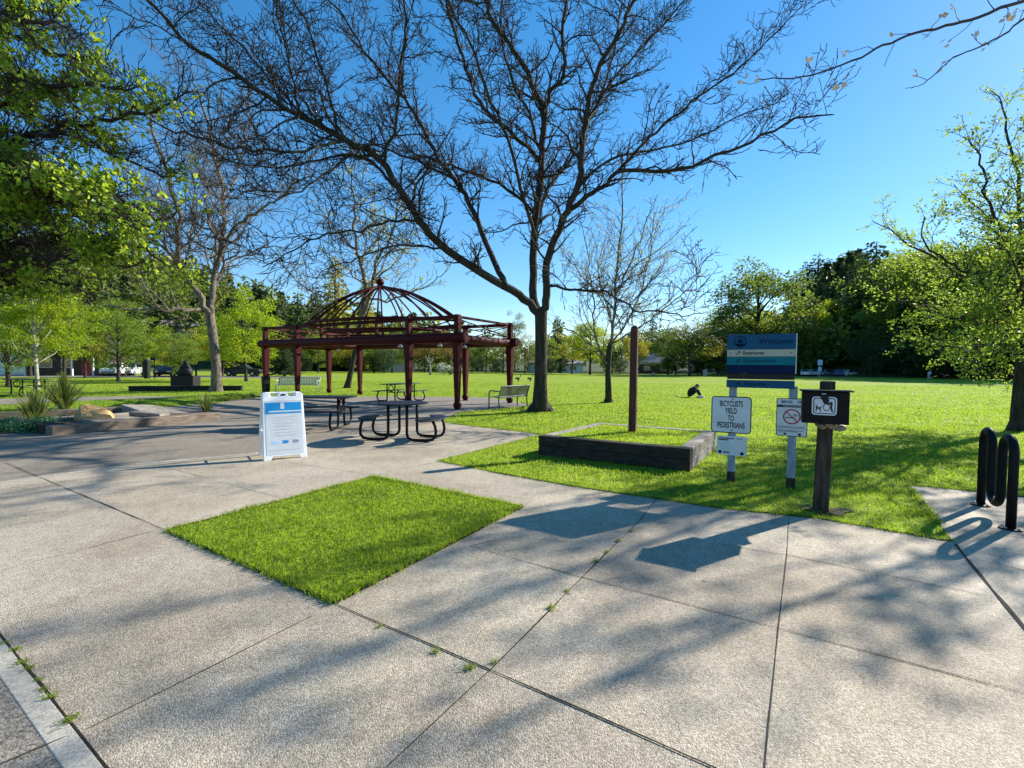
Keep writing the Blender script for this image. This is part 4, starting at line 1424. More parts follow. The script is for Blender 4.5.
rng = np.random.default_rng(5)
con, dec, dk, rim = [], [], [], []
for _ in range(1150):
    az, r_ = R(rng.uniform(-60, 62)), rng.uniform(118, 330)
    x, y = r_ * math.sin(az), r_ * math.cos(az)
    z = float(hill_h(np.array(x), np.array(y)))
    azd = math.degrees(az)
    if azd < -8 or azd > 26:
        h = rng.uniform(9, 17)
        u = rng.uniform()
        hi = z > 22 and azd < 37
        if azd > 26:
            (con if u < (.75 if hi else .12) else dec if u < .85 else dk).append((x, y, z - 1, h * (1.35 if hi and u < .75 else .68 if z > 10 else 1), 1 if u < (.75 if hi else .12) else 0))
        else:
            if abs(azd + 36.8) < 3.4 and r_ < 142:
                continue
            (con if u < .3 else dec if u < .75 else dk).append((x, y, z - 1, h * 1.05, 1 if u < .3 else 0))
for azd in np.arange(-56, 58, 1.15):
    r_ = rng.uniform(124, 138)
    h = rng.uniform(7.5, 13)
    az = R(azd)
    if abs(azd + 36.8) < 3.4:
        continue
    (dk if rng.uniform() < .65 else rim).append((r_ * math.sin(az), r_ * math.cos(az), 0, h, 0))
woods('hillside_conifer_wood', con, None, M['needle'], 1)
M['leaf_hill'] = leaf_mat('hillside spring leaves', (.06, .09, .015), (.14, .18, .025), (.28, .34, .04), tfac=.4, scale=.08)
woods('hillside_spring_wood', dec, None, M['leaf_hill'], 2)
woods('hillside_dark_wood', dk, None, M['leaf_dark'], 3)
woods('field_edge_wood', rim, None, M['leaf_mid'], 4)
# single conifers standing out on the ridges
RIDGE = [(804, 264), (815, 257), (826, 261), (838, 256), (794, 274), (847, 253), (857, 252)]
RL = ['leftmost of the ridge conifers right of the welcome sign', 'ridge conifer second from the left above the poplars', 'pointed conifer on the ridge directly over the poplars', 'conifer on the ridge left of the tallest dark conifer',
      'low conifer where the right ridge dips towards the tall double crowned tree', 'ridge conifer just left of the tallest dark conifer', 'ridge conifer partly behind the tallest dark conifer']
for (px, yt), lab in zip(RIDGE, RL):
    D = 235 + (px * 7 % 20)
    plant('conifer', px, D, yt, lab, 1.5, z0=hz(px, D) - .5, group='conifers on the right ridge')
LR = [(58, 268), (82, 276), (104, 272), (128, 282), (198, 280), (226, 284), (262, 296)]
LL = ['conifer on the left hill above the birch', 'conifer on the left hill above the golden leaved tree', 'conifer on the left hill left of the hillside house', 'conifer on the left hill over the fuller green maple',
      'conifer on the left hill just right of the hillside house', 'conifer on the left hill behind the bare pale trunk', 'conifer on the left hill above the bright maple by the shelter']
for (px, yt), lab in zip(LR, LL):
    D = 165 + (px * 5 % 25)
    plant('conifer', px, D, yt, lab, 1.2, z0=hz(px, D) - .5, group='conifers on the left hill')
# ------------------------------------------------------------------ lettering
def text(body, size, x, z, y, mat, parent, align='CENTER', squeeze=1.0, bold=0.0, name='lettering', loc=None):
    """letters standing on a sign face that looks along local -y"""
    cu = bpy.data.curves.new(name, 'FONT')
    cu.body = body
    cu.size = size
    cu.align_x, cu.align_y = align, 'CENTER'
    cu.extrude = .0006
    cu.offset = bold
    cu.resolution_u = 3
    cu.materials.append(mat)
    o = bpy.data.objects.new(name, cu)
    COL.objects.link(o)
    o.parent = parent
    o.location = (x, y, z)
    o.rotation_euler = (math.pi / 2, 0, 0)
    o.scale = (squeeze, 1, 1)
    dg = bpy.context.evaluated_depsgraph_get()
    me = bpy.data.meshes.new_from_object(o.evaluated_get(dg))
    me.name = name
    q = bpy.data.objects.new('tmp', me)
    COL.objects.link(q)
    q.parent, q.location, q.rotation_euler, q.scale = parent, (x, y, z), (math.pi / 2, 0, 0), (squeeze, 1, 1)
    bpy.data.objects.remove(o)
    q.name = name
    return q


def Mx(x=0, y=0, z=0, rx=0, ry=0, rz=0):
    return Matrix.Translation((x, y, z)) @ Matrix.Rotation(rz, 4, 'Z') @ Matrix.Rotation(ry, 4, 'Y') @ Matrix.Rotation(rx, 4, 'X')


def panel(name, outline, th, x, y, z, mat, parent, bevel=0):
    return MB().plate(outline, th, Mx(x, y, z)).build(name, mat, parent, bevel=bevel)


def rect(w, h):
    return [(-w / 2, -h / 2), (w / 2, -h / 2), (w / 2, h / 2), (-w / 2, h / 2)]


# ------------------------------------------------------------------ welcome sign
PL, PR = G(730.8, 481), G(790.3, 488)
e = (PR - PL)
SPC = e.length
t = thing('welcome_sign', 'blue banded welcome sign on two weathered posts with white notices, on the grass edge', 'sign', PL, math.atan2(e.y, e.x))


def zof(y, D=6.2, px=760):
    return at(px, y, D).z


for k, x in enumerate((0, SPC)):
    m_ = MB().box((x, 0, .66), (.095, .095, 1.32))
    p = m_.build('post', M['post_blue'], t, bevel=.006)
    MB().box((x, 0, .06), (.099, .099, .16)).build('post_base', M['old_wood'], p)
xc, wd_ = SPC / 2 - .034, SPC + .09
zz = [zof(y) for y in (335, 349.8, 357, 365.3, 373.6)]
bd = ['sign_blue', 'sign_cream', 'sign_teal', 'sign_navy']
bn = ['header_panel', 'restroom_band', 'park_band', 'lower_band']
pans = []
for i in range(4):
    a, b = zz[i], zz[i + 1]
    pans.append(MB().box((xc, -.075, (a + b) / 2), (wd_, .05, a - b - .003)).build(bn[i], M[bd[i]], t, bevel=.003))
MB().box((xc + wd_ / 2 + .006, -.07, (zz[0] + zz[4]) / 2), (.010, .07, zz[0] - zz[4])).build('lit_edge', M['sign_white'], t, bevel=.002)  # white strip painting the sunlit right edge of the panels
MB().box((xc, -.045, (zof(374) + zof(379.4)) / 2), (wd_ - .01, .03, zof(374) - zof(379.4) - .004)).build('shadowed_board', M['ink'], t)  # recessed board coloured black for the shadow in the gap
lowp = MB().box((xc, -.066, (zof(380) + zof(387.6)) / 2), (wd_, .034, zof(380) - zof(387.6))).build('crossbar_panel', M['sign_blue'], t, bevel=.003)
# back bearer that carries the panels
MB().box((xc, .0, (zz[0] + zz[4]) / 2), (wd_ - .04, .09, zz[0] - zz[4] - .03)).build('sign_backing', M['old_wood'], t)
yf = -.1012
h0 = zz[0] - zz[1]
em = MB()
cx, cz = -.079 + (235 - 62) / 873 * wd_, (zz[0] + zz[1]) / 2 + .004
for pl in ringpoly(.075, .066):
    em.plate(pl, .0016, Mx(cx, yf, cz))
em.plate([(-.062, -.028), (.062, -.028), (.05, -.045), (.02, -.06), (-.02, -.06), (-.05, -.045)], .0016, Mx(cx, yf, cz))
em.plate([(-.045, -.018), (.045, -.018), (.03, -.004), (-.03, -.004)], .0016, Mx(cx, yf, cz))
em.plate([(-.018, .002), (.018, .002), (.018, .03), (0, .05), (-.018, .03)], .0016, Mx(cx, yf, cz))
em.plate([(-.04, .002), (-.026, .002), (-.026, .016), (-.04, .016)], .0016, Mx(cx, yf, cz))
em.plate([(.026, .002), (.04, .002), (.04, .016), (.026, .016)], .0016, Mx(cx, yf, cz))
em.build('emblem', M['sign_ink'], pans[0])
text('Welcome', .105, .115 + .375, (zz[0] + zz[1]) / 2 + .002, yf, M['sign_ink'], pans[0], squeeze=.92)


def arrow(parent, x, z, s, mat):
    m_ = MB()
    Mt = Mx(x, yf, z)
    m_.plate([(-.5 * s, -.38 * s), (-.38 * s, -.5 * s), (.38 * s, .26 * s), (.26 * s, .38 * s)], .0016, Mt)
    m_.plate([(.5 * s, .5 * s), (-.12 * s, .5 * s), (-.12 * s, .36 * s), (.36 * s, .36 * s)], .0016, Mt)
    m_.plate([(.5 * s, .5 * s), (.36 * s, .36 * s), (.36 * s, -.12 * s), (.5 * s, -.12 * s)], .0016, Mt)
    return m_.build('arrow', mat, parent)


x0 = xc - wd_ / 2
zc = (zz[1] + zz[2]) / 2
arrow(pans[1], x0 + .135, zc, .052, M['ink'])
text('Restrooms', .066, x0 + .19, zc, yf, M['ink'], pans[1], 'LEFT', .84, .0012)
for xx in (x0 + .04, x0 + wd_ - .05):
    m_ = MB()
    m_.lathe([(.007, -.004), (.007, .004)], 10, (0, 0, 0))
    m_.v[-1] = m_.v[-1][:, [0, 2, 1]] + np.array([xx, yf, zc])
    m_.build('bolt', M['ink'], pans[1])
zc = (zz[2] + zz[3]) / 2
arrow(pans[2], x0 + .135, zc, .052, M['sign_navy'])
text('Waterfront Park', .068, x0 + .19, zc, yf, M['sign_navy'], pans[2], 'LEFT', .84)
zc = (zof(380) + zof(387.6)) / 2
text('Picnic Area', .066, x0 + .22, zc, -.0838, M['sign_ink'], lowp, 'LEFT', .84)
m_ = MB()
for pl in ringpoly(.02, .014, 12):
    m_.plate(pl, .0016, Mx(x0 + .15, -.0838, zc - .008))
m_.plate([(-.012, .0), (.0, .0), (-.002, .034), (-.012, .034)], .0016, Mx(x0 + .148, -.0845, zc - .006))
m_.build('access_symbol', M['sign_ink'], lowp)


def roadsign(name, w, h, r, x, y, z, face, edge, parent, label=None, rim=.014, inset=.008):
    p = panel(name, rrect(w, h, r), .004, x, y, z, edge, parent)
    panel('sign_face', rrect(w - 2 * inset, h - 2 * inset, max(r - inset, .004)), .0016, x, y - .0029, z, face, p)
    if label:
        p['label'] = label
    return p


bz = zof(414.3, 6.3, 731)
bs = roadsign('regulatory_plate', .495, .50, .045, -.015, -.055, bz, M['sign_white'], M['ink'], t, 'white square plate reading BICYCLISTS YIELD TO PEDESTRIANS', inset=.013)
for s_, dz, sq in (('BICYCLISTS', .147, .72), ('YIELD', .05, .72), ('TO', -.05, .72), ('PEDESTRIANS', -.145, .72)):
    text(s_, .106, -.015, bz + dz, -.0592, M['ink'], bs, squeeze=.53, bold=.0026)
for dz in (.215, -.215):
    MB().ball((0, -.0595, bz + dz), .010, 10, 6, (1, .4, 1)).build('bolt', M['ink'], bs)
nz = zof(444.8, 6.3, 731)
ns = roadsign('notice_plate', .37, .26, .008, .002, -.055, nz, M['sign_white'], M['sign_white'], t, 'small white printed notice plate under the square plate', inset=.004)
m_ = MB()
m2 = MB()


def line(mb_, x, z, w, h, y):
    mb_.plate(rect(w, h), .0012, Mx(x + w / 2, y, z))


y_ = -.0592
for hx, hz_, hw_, hh_ in ((-.165, .098, .20, .013), (-.165, .076, .13, .014), (.06, .100, .07, .008)):
    hl = MB()
    line(hl, hx, nz + hz_, hw_, hh_, y_)
    hl.build('heading_line', M['sign_ink'], ns)
for dz, w in ((.042, .28), (.026, .09), (.004, .15), (-.014, .12), (-.030, .22), (-.046, .17)):
    line(m2, -.16, nz + dz, w, .007, y_)
MB().plate([(.022 * math.cos(a), .022 * math.sin(a)) for a in np.linspace(0, 6.1, 16)], .0012, Mx(-.14, y_, nz - .092)).build('logo', M['sign_ink'], ns)
line(m_, -.10, nz - .092, .08, .016, y_)
MB().plate([(.022 * math.cos(a), .022 * math.sin(a)) for a in np.linspace(0, 6.1, 16)], .0012, Mx(.13, y_, nz - .098)).build('logo', M['sign_ink'], ns)
m_.build('footer_line', M['sign_ink'], ns)
m2.build('small_print', M['ink_grey'], ns)
sz = zof(417, 5.95, 792)
ss = roadsign('no_smoking_plate', .345, .49, .022, SPC - .01, -.055, sz, M['sign_white'], M['ink'], t, 'white plate with a red no smoking symbol', inset=.009)
xs = SPC - .01
text('SMOKE', .05, xs - .06, sz + .198, y_, M['ink'], ss, squeeze=.8, bold=.001)
text('FREE', .05, xs + .10, sz + .198, y_, M['ink'], ss, squeeze=.8, bold=.001)
m_ = MB()
line(m_, xs - .162, sz + .145, .324, .03, y_)
m_.plate(rect(.085, .012), .0012, Mx(xs - .025, y_, sz - .004))
m_.plate(rect(.012, .012), .0012, Mx(xs + .028, y_, sz - .004))
for k in range(3):
    m_.plate([(-.003, 0), (.004, 0), (.012, .016), (.004, .034), (-.004, .034), (.004, .016)], .0012, Mx(xs + .015 + k * .016, y_, sz + .012))
m_.build('cigarette_symbol', M['ink'], ss)
text('TOBACCO FREE PARK', .024, xs, sz + .145, y_ - .0012, M['sign_white'], ss, squeeze=.86)
m_ = MB()
for pl in ringpoly(.098, .082):
    m_.plate(pl, .0014, Mx(xs, y_ - .001, sz + .01))
m_.plate(rect(.17, .013), .0014, Mx(xs, y_ - .0014, sz + .01, ry=R(45)))
m_.build('prohibition_ring', M['ink_red'], ss)
m_ = MB()
for dz, w in ((-.118, .30), (-.136, .30), (-.168, .28), (-.182, .22)):
    line(m_, xs - .15, sz + dz, w, .006, y_)
MB().plate([(.018 * math.cos(a), .014 * math.sin(a)) for a in np.linspace(0, 6.1, 12)], .0012, Mx(xs - .07, y_, sz - .212)).build('logo', M['ink'], ss)
MB().plate([(.018 * math.cos(a), .018 * math.sin(a)) for a in np.linspace(0, 6.1, 12)], .0012, Mx(xs + .09, y_, sz - .215)).build('logo', M['ink'], ss)
m_.build('print_lines', M['ink'], ss)

# ------------------------------------------------------------------ dog waste box on its post
b0 = G(821, 511)
t = thing('dog_waste_post', 'black dog waste bag box on a weathered wooden post at the paving edge', 'dog waste post', b0, R(-30))
D0 = b0.y
MB().hexa([(-.078, -.075, -.1), (.062, -.075, -.1), (.062, .065, -.1), (-.078, .065, -.1), (-.045, -.06, 1.42), (.088, -.06, 1.42), (.088, .075, 1.42), (-.045, .075, 1.42)]).build('post', M['old_wood'], t, bevel=.012)
zb0, zb1 = .985, 1.315
bw = .405
bx = -.015
p = MB().box((bx, -.185, (zb0 + zb1) / 2), (bw, .23, zb1 - zb0)).build('box', M['black_metal'], t, bevel=.006)
MB().box((bx + .005, -.19, zb1 + .009), (bw + .05, .27, .014)).build('lid', M['black_metal'], p, bevel=.003)
icx, icz = bx - .01, zb0 + .185
ip = panel('symbol_plate', rrect(.215, .19, .03), .003, icx, -.3022, icz, M['sign_white'], p)
ip['label'] = 'small white plate showing a person picking up after a dog'
yy = -.3046
panel('symbol_frame', rrect(.19, .165, .022), .0014, icx, yy, icz, M['ink'], ip)
panel('symbol_field', rrect(.172, .147, .016), .0014, icx, yy - .001, icz, M['sign_white'], ip)
m_ = MB()
yy -= .002
Mt = Mx(icx, yy, icz)
m_.plate([(-.07, -.018), (-.03, -.012), (-.03, -.03), (-.07, -.036)], .0014, Mt)     # dog body
m_.plate([(-.075, .004), (-.06, .004), (-.058, -.02), (-.074, -.02)], .0014, Mt)
m_.plate([(-.072, -.03), (-.062, -.03), (-.066, -.06), (-.074, -.06)], .0014, Mt)
m_.plate([(-.04, -.028), (-.03, -.026), (-.028, -.06), (-.037, -.06)], .0014, Mt)
m_.plate([(-.032, -.014), (-.02, .002), (-.016, -.002), (-.03, -.022)], .0014, Mt)
for pl in ringpoly(.040, .032, 12):                                                    # bent person
    m_.plate([(x * .8 + .02, z - .012) for x, z in pl], .0014, Mt)
m_.plate([(.02, .024), (.066, .048), (.07, .03), (.03, .006)], .0014, Mt)
m_.plate([(.056, .036), (.072, .03), (.066, -.01), (.078, -.06), (.062, -.06), (.05, -.012)], .0014, Mt)
m_.plate([(.014 * math.cos(a) + .01, .014 * math.sin(a) + .03) for a in np.linspace(0, 6, 12)], .0014, Mt)
m_.build('symbol', M['ink'], ip)
m_ = MB()
m_.box((icx - .005, -.304, zb1 - .04), (.036, .008, .05))
m_.build('clip', M['steel'], p, bevel=.003)
m_ = MB()
m_.ball((icx, -.318, icz + .088), .034, 12, 8, (1, .5, 1.0))
m_.ball((icx + .012, -.316, icz + .055), .028, 10, 7, (1, .5, 1.2))
m_.build('hanging_bag', M['ink'], p, smooth=True)


def crumple(mb_, c, r, seed, sq=(1, 1, .6)):
    rng = np.random.default_rng(seed)
    i0 = len(mb_.v)
    mb_.ball(c, r, 14, 9, sq)
    v_ = mb_.v[i0]
    mb_.v[i0] = np.array(c) + (v_ - np.array(c)) * rng.uniform(.72, 1.2, (len(v_), 1))


m_ = MB()
for k, (x, y) in enumerate(((-.05, -.09), (.05, -.10), (.13, -.07), (-.08, -.03), (.12, .03))):
    crumple(m_, (x * .8 + .02, y * .9, zb0 - .05 + .018 * (k % 2)), .045 + .012 * (k % 3), k)
bagt = m_.build('plastic_bag', M['bag_pale'], None)
bagt.location, bagt.rotation_euler = b0, (0, 0, R(-30))
tag(bagt, 'crumpled pale plastic bag tied round the wooden post under the dog waste box', 'bag')
m_ = MB()
rng = np.random.default_rng(8)
a = np.linspace(0, 2 * math.pi, 20)[:-1]
pts = [(b0.x + math.cos(t_) * (.24 + .09 * math.sin(3 * t_ + 1)) + .05, b0.y + math.sin(t_) * (.15 + .05 * math.sin(4 * t_)) - .02, .0145) for t_ in a]
sheet('bare_soil', pts, .0145, M['soil'])

# ------------------------------------------------------------------ bike rack
B1, B2 = G(980.5, 506), G(1010.5, 530)
e = B1 - B2
Lk = e.length
t = thing('bike_rack', 'black wave shaped tube bike rack bolted to the paving', 'bike rack', B2, math.atan2(e.y, e.x))
pr = Lk / 3
q = pr / 2
zt, zl = .885 - q, .155 + q
pts = [(0, 0, .012), (0, 0, .4), (0, 0, zt)]
for k in range(3):
    cxk = q + pr * k
    up = k % 2 == 0
    for a in np.linspace(math.pi, 0, 13)[1:]:
        pts.append((cxk + q * math.cos(a), 0, (zt + q * math.sin(a)) if up else (zl - q * math.sin(a))))
    if k < 2:
        pts.append((cxk + q, 0, (zl if up else zt)))
pts += [(Lk, 0, .4), (Lk, 0, .012)]
MB().tube(pts, .038, 16).build('tube', M['black_metal'], t, smooth=True)
for x in (0, Lk):
    f_ = MB().lathe([(.085, .0125), (.085, .022), (.045, .026)], 20, (x, 0, 0)).build('flange', M['black_metal'], t)
    m_ = MB()
    for k in range(4):
        a = math.pi / 4 + k * math.pi / 2
        m_.lathe([(.011, .022), (.011, .034), (.006, .037)], 6, (x + .065 * math.cos(a), .065 * math.sin(a), 0))
    m_.build('bolt', M['steel'], f_)

# ------------------------------------------------------------------ timber planter with the pole
A, B, C_, D_ = planter_r
t = thing('timber_planter', 'low square planter of dark stacked timbers filled with turf, beside the signs', 'planter', A, 0)
o_ = A.copy()


def tl(p, z):
    return (p.x - o_.x, p.y - o_.y, z)


hT = .345
cen = (A + B + C_ + D_) / 4
for k in range(2):
    z = .086 + k * .172
    for i, (a, b) in enumerate(((A, B), (B, C_), (C_, D_), (D_, A))):
        d = (b - a).normalized()
        n_ = Vector((-d.y, d.x, 0))
        if n_.dot(cen - a) < 0:
            n_ = -n_
        w_ = .19
        ins = 0.0 if i % 2 == 0 else w_ + .002
        a2 = a + n_ * w_ / 2 + d * ins
        b2 = b + n_ * w_ / 2 - d * ins
        MB().bar(tl(a2, z), tl(b2, z), w_ + random.uniform(-.006, .006), .168).build('timber', M['timber_dark'] if i in (0,) else M['timber'], t, bevel=.012)  # first side takes the darker timber tone
inn = [p + (cen - p).normalized() * .29 for p in planter_r]
MB().prism([(p.x - o_.x, p.y - o_.y) for p in inn], .02, .328).build('turf', M['lawn'], t)
lo, hi = np.min([p[:2] for p in inn], 0), np.max([p[:2] for p in inn], 0)
n = int((hi[0] - lo[0]) * (hi[1] - lo[1]) * 1500)
P = np.c_[RNG.uniform(lo[0], hi[0], n), RNG.uniform(lo[1], hi[1], n)]
P = P[inside(P, inn)]
v_, f_ = blades(P - np.array([[o_.x, o_.y]]), .326, .035, .010, RNG)
m_ = MB()
m_.add(v_, f_)
tag(m_.build('grass', M['blade'], t), kind='stuff')
pb = G(632.3, 433, .315)
t = thing('wooden_pole', 'tall square reddish wooden pole standing in the turf of the timber planter', 'pole', pb, R(-25))
MB().hexa([(-.068, -.068, -.1), (.068, -.068, -.1), (.068, .068, -.1), (-.068, .068, -.1), (-.055, -.06, 1.97), (.072, -.06, 1.97), (.072, .066, 1.97), (-.055, .066, 1.97)]).build('shaft', M['pole_wood'], t, bevel=.012)
MB().hexa([(-.058, -.063, 1.9705), (.075, -.063, 1.9705), (.075, .069, 1.9705), (-.058, .069, 1.9705), (-.01, -.02, 2.02), (.03, -.02, 2.02), (.03, .02, 2.02), (-.01, .02, 2.02)]).build('cap', M['old_wood'], t, bevel=.006)

# ------------------------------------------------------------------ A frame sign
a0, a1 = G(263.5, 461.5), G(307, 457)
e = a1 - a0
wA = e.length
t = thing('sandwich_board', 'white plastic A frame board with a blue headed notice, on the paving before the shelter', 'sandwich board', a0, math.atan2(e.y, e.x))
lean = math.atan2(.22, 1.12)
zb = 1.10


def board(mirror, name):
    out = [(0, 0), (.10, 0), (.13, .055), (wA - .13, .055), (wA - .10, 0), (wA, 0), (wA - .02, zb - .02), (wA - .045, zb), (wA - .13, zb), (wA - .14, zb - .06),
           (wA * .63, zb - .06), (wA * .61, zb - .015), (wA * .57, zb), (wA * .43, zb), (wA * .39, zb - .015), (wA * .37, zb - .06), (.14, zb - .06), (.13, zb), (.045, zb), (.02, zb - .02)]
    Mt = Mx(0, 0, 0, rx=-lean) if not mirror else Mx(0, .56, 0, rx=lean)
    return MB().plate(out, .045, Mt).build(name, M['white_plastic'], t, bevel=.008), Mt


fp, Mt = board(False, 'front_panel')
bp_, _ = board(True, 'rear_panel')


def onf(name, outline, x, z, mat, parent, off=.0245, th=.002):
    return MB().plate(outline, th, Mt @ Mx(x, -off, z)).build(name, mat, parent)


onf('handle_hole', rrect(.075, .028, .01), wA / 2, zb - .035, M['ink'], fp)
po = onf('poster', rect(wA - .10, .88), wA / 2, .53, M['sign_white'], fp, .0245)
onf('poster_banner', rect(wA - .11, .185), wA / 2, .845, M['poster_blue'], po, .0262)
onf('banner_stripe', rect(wA - .16, .022), wA / 2 + .02, .79, M['sign_white'], po, .0278)
onf('banner_emblem', rrect(.058, .10, .01), wA / 2 - .02, .88, M['sign_white'], po, .0278)
m_ = MB()
xL = .10
for z, x, w, h in ((.70, xL + .06, .36, .012), (.672, xL + .10, .24, .010), (.645, xL + .04, .4, .010), (.60, xL + .03, .42, .008), (.582, xL + .12, .24, .007), (.553, xL + .07, .22, .008), (.54, xL + .07, .28, .006),
                   (.50, xL + .07, .26, .008), (.487, xL + .07, .2, .006), (.445, xL + .07, .32, .008), (.432, xL + .07, .25, .006), (.40, xL + .02, .42, .007), (.387, xL + .10, .28, .007)):
    m_.plate(rect(w, h), .0014, Mt @ Mx(x + w / 2, -.0262, z))
for z in (.55, .495, .44):
    MB().plate(rect(.014, .014), .0014, Mt @ Mx(xL + .035, -.0262, z)).build('bullet', M['ink_grey'], po)
m_.build('small_print', M['ink_grey'], po)
MB().plate(rect(.46, .014), .0014, Mt @ Mx(xL + .22, -.0262, .155)).build('footer_line', M['ink_grey'], po)
for k, mt_ in enumerate(('poster_pale', 'poster_blue', 'poster_slate')):
    onf('poster_arrow', [(-.055, -.025), (.03, -.025), (.06, 0), (.03, .025), (-.055, .025), (-.03, 0)], xL + .075 + k * .155, .285, M[mt_], po, .0262)
m_ = MB()
for x in (.03, wA - .03):
    m_.bar((x, .10, .45), (x, .46, .45), .02, .012)
m_.build('spreader', M['white_plastic'], t)
m_ = MB()
m_.tube([(.06, .225, zb - .015), (wA - .06, .225, zb - .015)], .012, 8)
m_.build('hinge', M['white_plastic'], t)

# ------------------------------------------------------------------ picnic shelter
Fp = Vector((-1.95, 16.4, 0))
E1, E2 = Vector((.857, -.515, 0)).normalized(), Vector((.515, .857, 0)).normalized()
cS = Fp - E1 * 5.875 + E2 * 1.8
sh = thing('picnic_shelter', 'open dark red steel shelter with ribbed dome over the picnic tables', 'shelter', cS, math.atan2(E1.y, E1.x))
XS = [-5.875, -3.375, 3.535, 5.875]
ZB = 2.56
for y in (-1.8, 1.8):
    for x in XS:
        p = MB().box((x, y, 1.33), (.15, .15, 2.12), taper=1.8).build('post', M['red'], sh, bevel=.012)
        m_ = MB().ball((x, y, .155), .148, 18, 12)
        m_.build('ball_foot', M['red'], p, smooth=True)
        MB().lathe([(.14, .006), (.14, .02), (.08, .03)], 16, (x, y, 0)).build('base_plate', M['black_metal'], p)
        MB().box((x, y, 3.05), (.19, .19, .66)).build('rail_post', M['red'], p, bevel=.01)
    MB().tube([(-6.25, y, ZB), (6.25, y, ZB)], .185, 18).build('main_beam', M['red'], sh, smooth=False)
    MB().box((0, y, 3.30), (11.9, .09, .13)).build('top_rail', M['red'], sh, bevel=.008)
for x in XS:
    m_ = MB().tube([(x, -1.66, ZB - .03), (x, 1.66, ZB - .03)], .13 if abs(x) < 5 else .16, 16)
    m_.build('cross_beam', M['red'], sh)
for x in (-5.875, 5.875):
    MB().box((x, 0, 3.30), (.08, 3.4, .09)).build('top_rail', M['red'], sh, bevel=.008)


def xbrace(a, b):
    a, b = Vector(a), Vector(b)
    m_ = MB()
    z0, z1 = 2.78, 3.22
    m_.tube([(a.x, a.y, z0), (b.x, b.y, z1)], .022, 6)
    m_.tube([(a.x, a.y, z1), (b.x, b.y, z0)], .022, 6)
    c = (a + b) / 2
    d = (b - a).normalized()
    m_.tube([(c.x + d.x * .14 * math.cos(t_), c.y + d.y * .14 * math.cos(t_), 3.0 + .14 * math.sin(t_)) for t_ in np.linspace(0, 2 * math.pi, 17)[:-1]], .022, 6, closed=True)
    m_.build('rail_brace', M['red'], sh)


for y in (-1.8, 1.8):
    xbrace((XS[0] + .1, y, 0), (XS[1] - .1, y, 0))
    xbrace((XS[2] + .1, y, 0), (XS[3] - .1, y, 0))
    for x in (-1.65, .08, 1.8):
        MB().box((x, y, 2.98), (.10, .10, .51)).build('rail_strut', M['red'], sh, bevel=.006)
for x in (-5.875, 5.875):
    xbrace((x, -1.7, 0), (x, 1.7, 0))
RA, RB, ZR = 4.3, 2.4, 3.40
for z, k in ((ZR, 1.0), (3.04, .74)):
    MB().tube([(RA * k * math.cos(t_) + .08, RB * k * math.sin(t_), z) for t_ in np.linspace(0, 2 * math.pi, 65)[:-1]], .065, 10, closed=True).build('ring_beam', M['red'], sh, smooth=True)
for k in range(22):
    a = 2 * math.pi * k / 22 + .08
    pts = []
    for s_ in np.linspace(1, 0.03, 16):
        hgt = (1 - s_ ** 1.8)
        if s_ < .12:
            hgt += (.12 - s_) * .5
        pts.append((RA * s_ * math.cos(a) + .08, RB * s_ * math.sin(a), ZR + hgt * 1.66))
    MB().tube(pts, .036, 8).build('dome_rib', M['red'], sh, smooth=True)
f_ = MB().lathe([(.10, 4.98), (.13, 5.03), (.07, 5.10), (.05, 5.14), (.15, 5.20), (.19, 5.30), (.16, 5.41), (.06, 5.46), (.025, 5.50), (.012, 5.68)], 18, (.08, 0, 0)).build('finial', M['red'], sh, smooth=True)
for x, y in ((4.4, -1.0), (4.4, .6), (2.4, -1.1), (-3.9, .9)):
    m_ = MB().lathe([(.02, 2.42), (.10, 2.36), (.10, 2.30)], 14, (x, y, 0))
    lb = m_.build('pendant_lamp', M['steel'], sh)
    MB().tube([(x, y, 2.42), (x, y, 2.70)], .012, 6).build('lamp_stem', M['steel'], lb)
for x in (4.4, 2.4, -3.9):
    MB().tube([(x, -1.7, 2.70), (x, 1.7, 2.70)], .04, 8).build('lamp_rail', M['red'], sh)
# dark sleeve added as shade low on the left front post
p = MB().box((XS[0], -1.8, .60), (.245, .245, .75), taper=1.2).build('post_shade', M['black_metal'], sh)

# ------------------------------------------------------------------ tables and benches


def round_table(loc, rz, label, group):
    t = thing('picnic_table', label, 'picnic table', loc, rz, group)
    tp = MB().lathe([(.50, .742), (.525, .748), (.525, .768), (.50, .774)], 36).build('table_top', M['dark_metal'], t)
    for s_ in (0, math.pi):
        aa = np.linspace(s_ - .82, s_ + .82, 18)
        pl = [(.90 * math.cos(a), .90 * math.sin(a)) for a in aa] + [(.62 * math.cos(a), .62 * math.sin(a)) for a in aa[::-1]]
        MB().prism(pl, .435, .470).build('seat', M['dark_metal'], t, bevel=.012)
        for off in (-.30, .30):
            c_, sn = math.cos(s_), math.sin(s_)

            def w(x, y, z):
                return (c_ * x - sn * y, sn * x + c_ * y, z)
            pts = [w(.20, off, .745), w(.20, off, .5), w(.20, off, .14), w(.225, off, .075), w(.29, off, .036), w(.38, off, .031), w(.64, off, .031), w(.74, off, .05), w(.80, off, .12), w(.81, off, .22), w(.79, off, .33), w(.74, off, .435)]
            MB().tube(pts, .029, 10).build('leg_frame', M['black_metal'], t, smooth=True)
    m_ = MB()
    m_.tube([(-.2, -.3, .72), (.2, .3, .72)], .02, 8)
    m_.tube([(-.2, .3, .72), (.2, -.3, .72)], .02, 8)
    m_.build('top_brace', M['black_metal'], t)
    return t


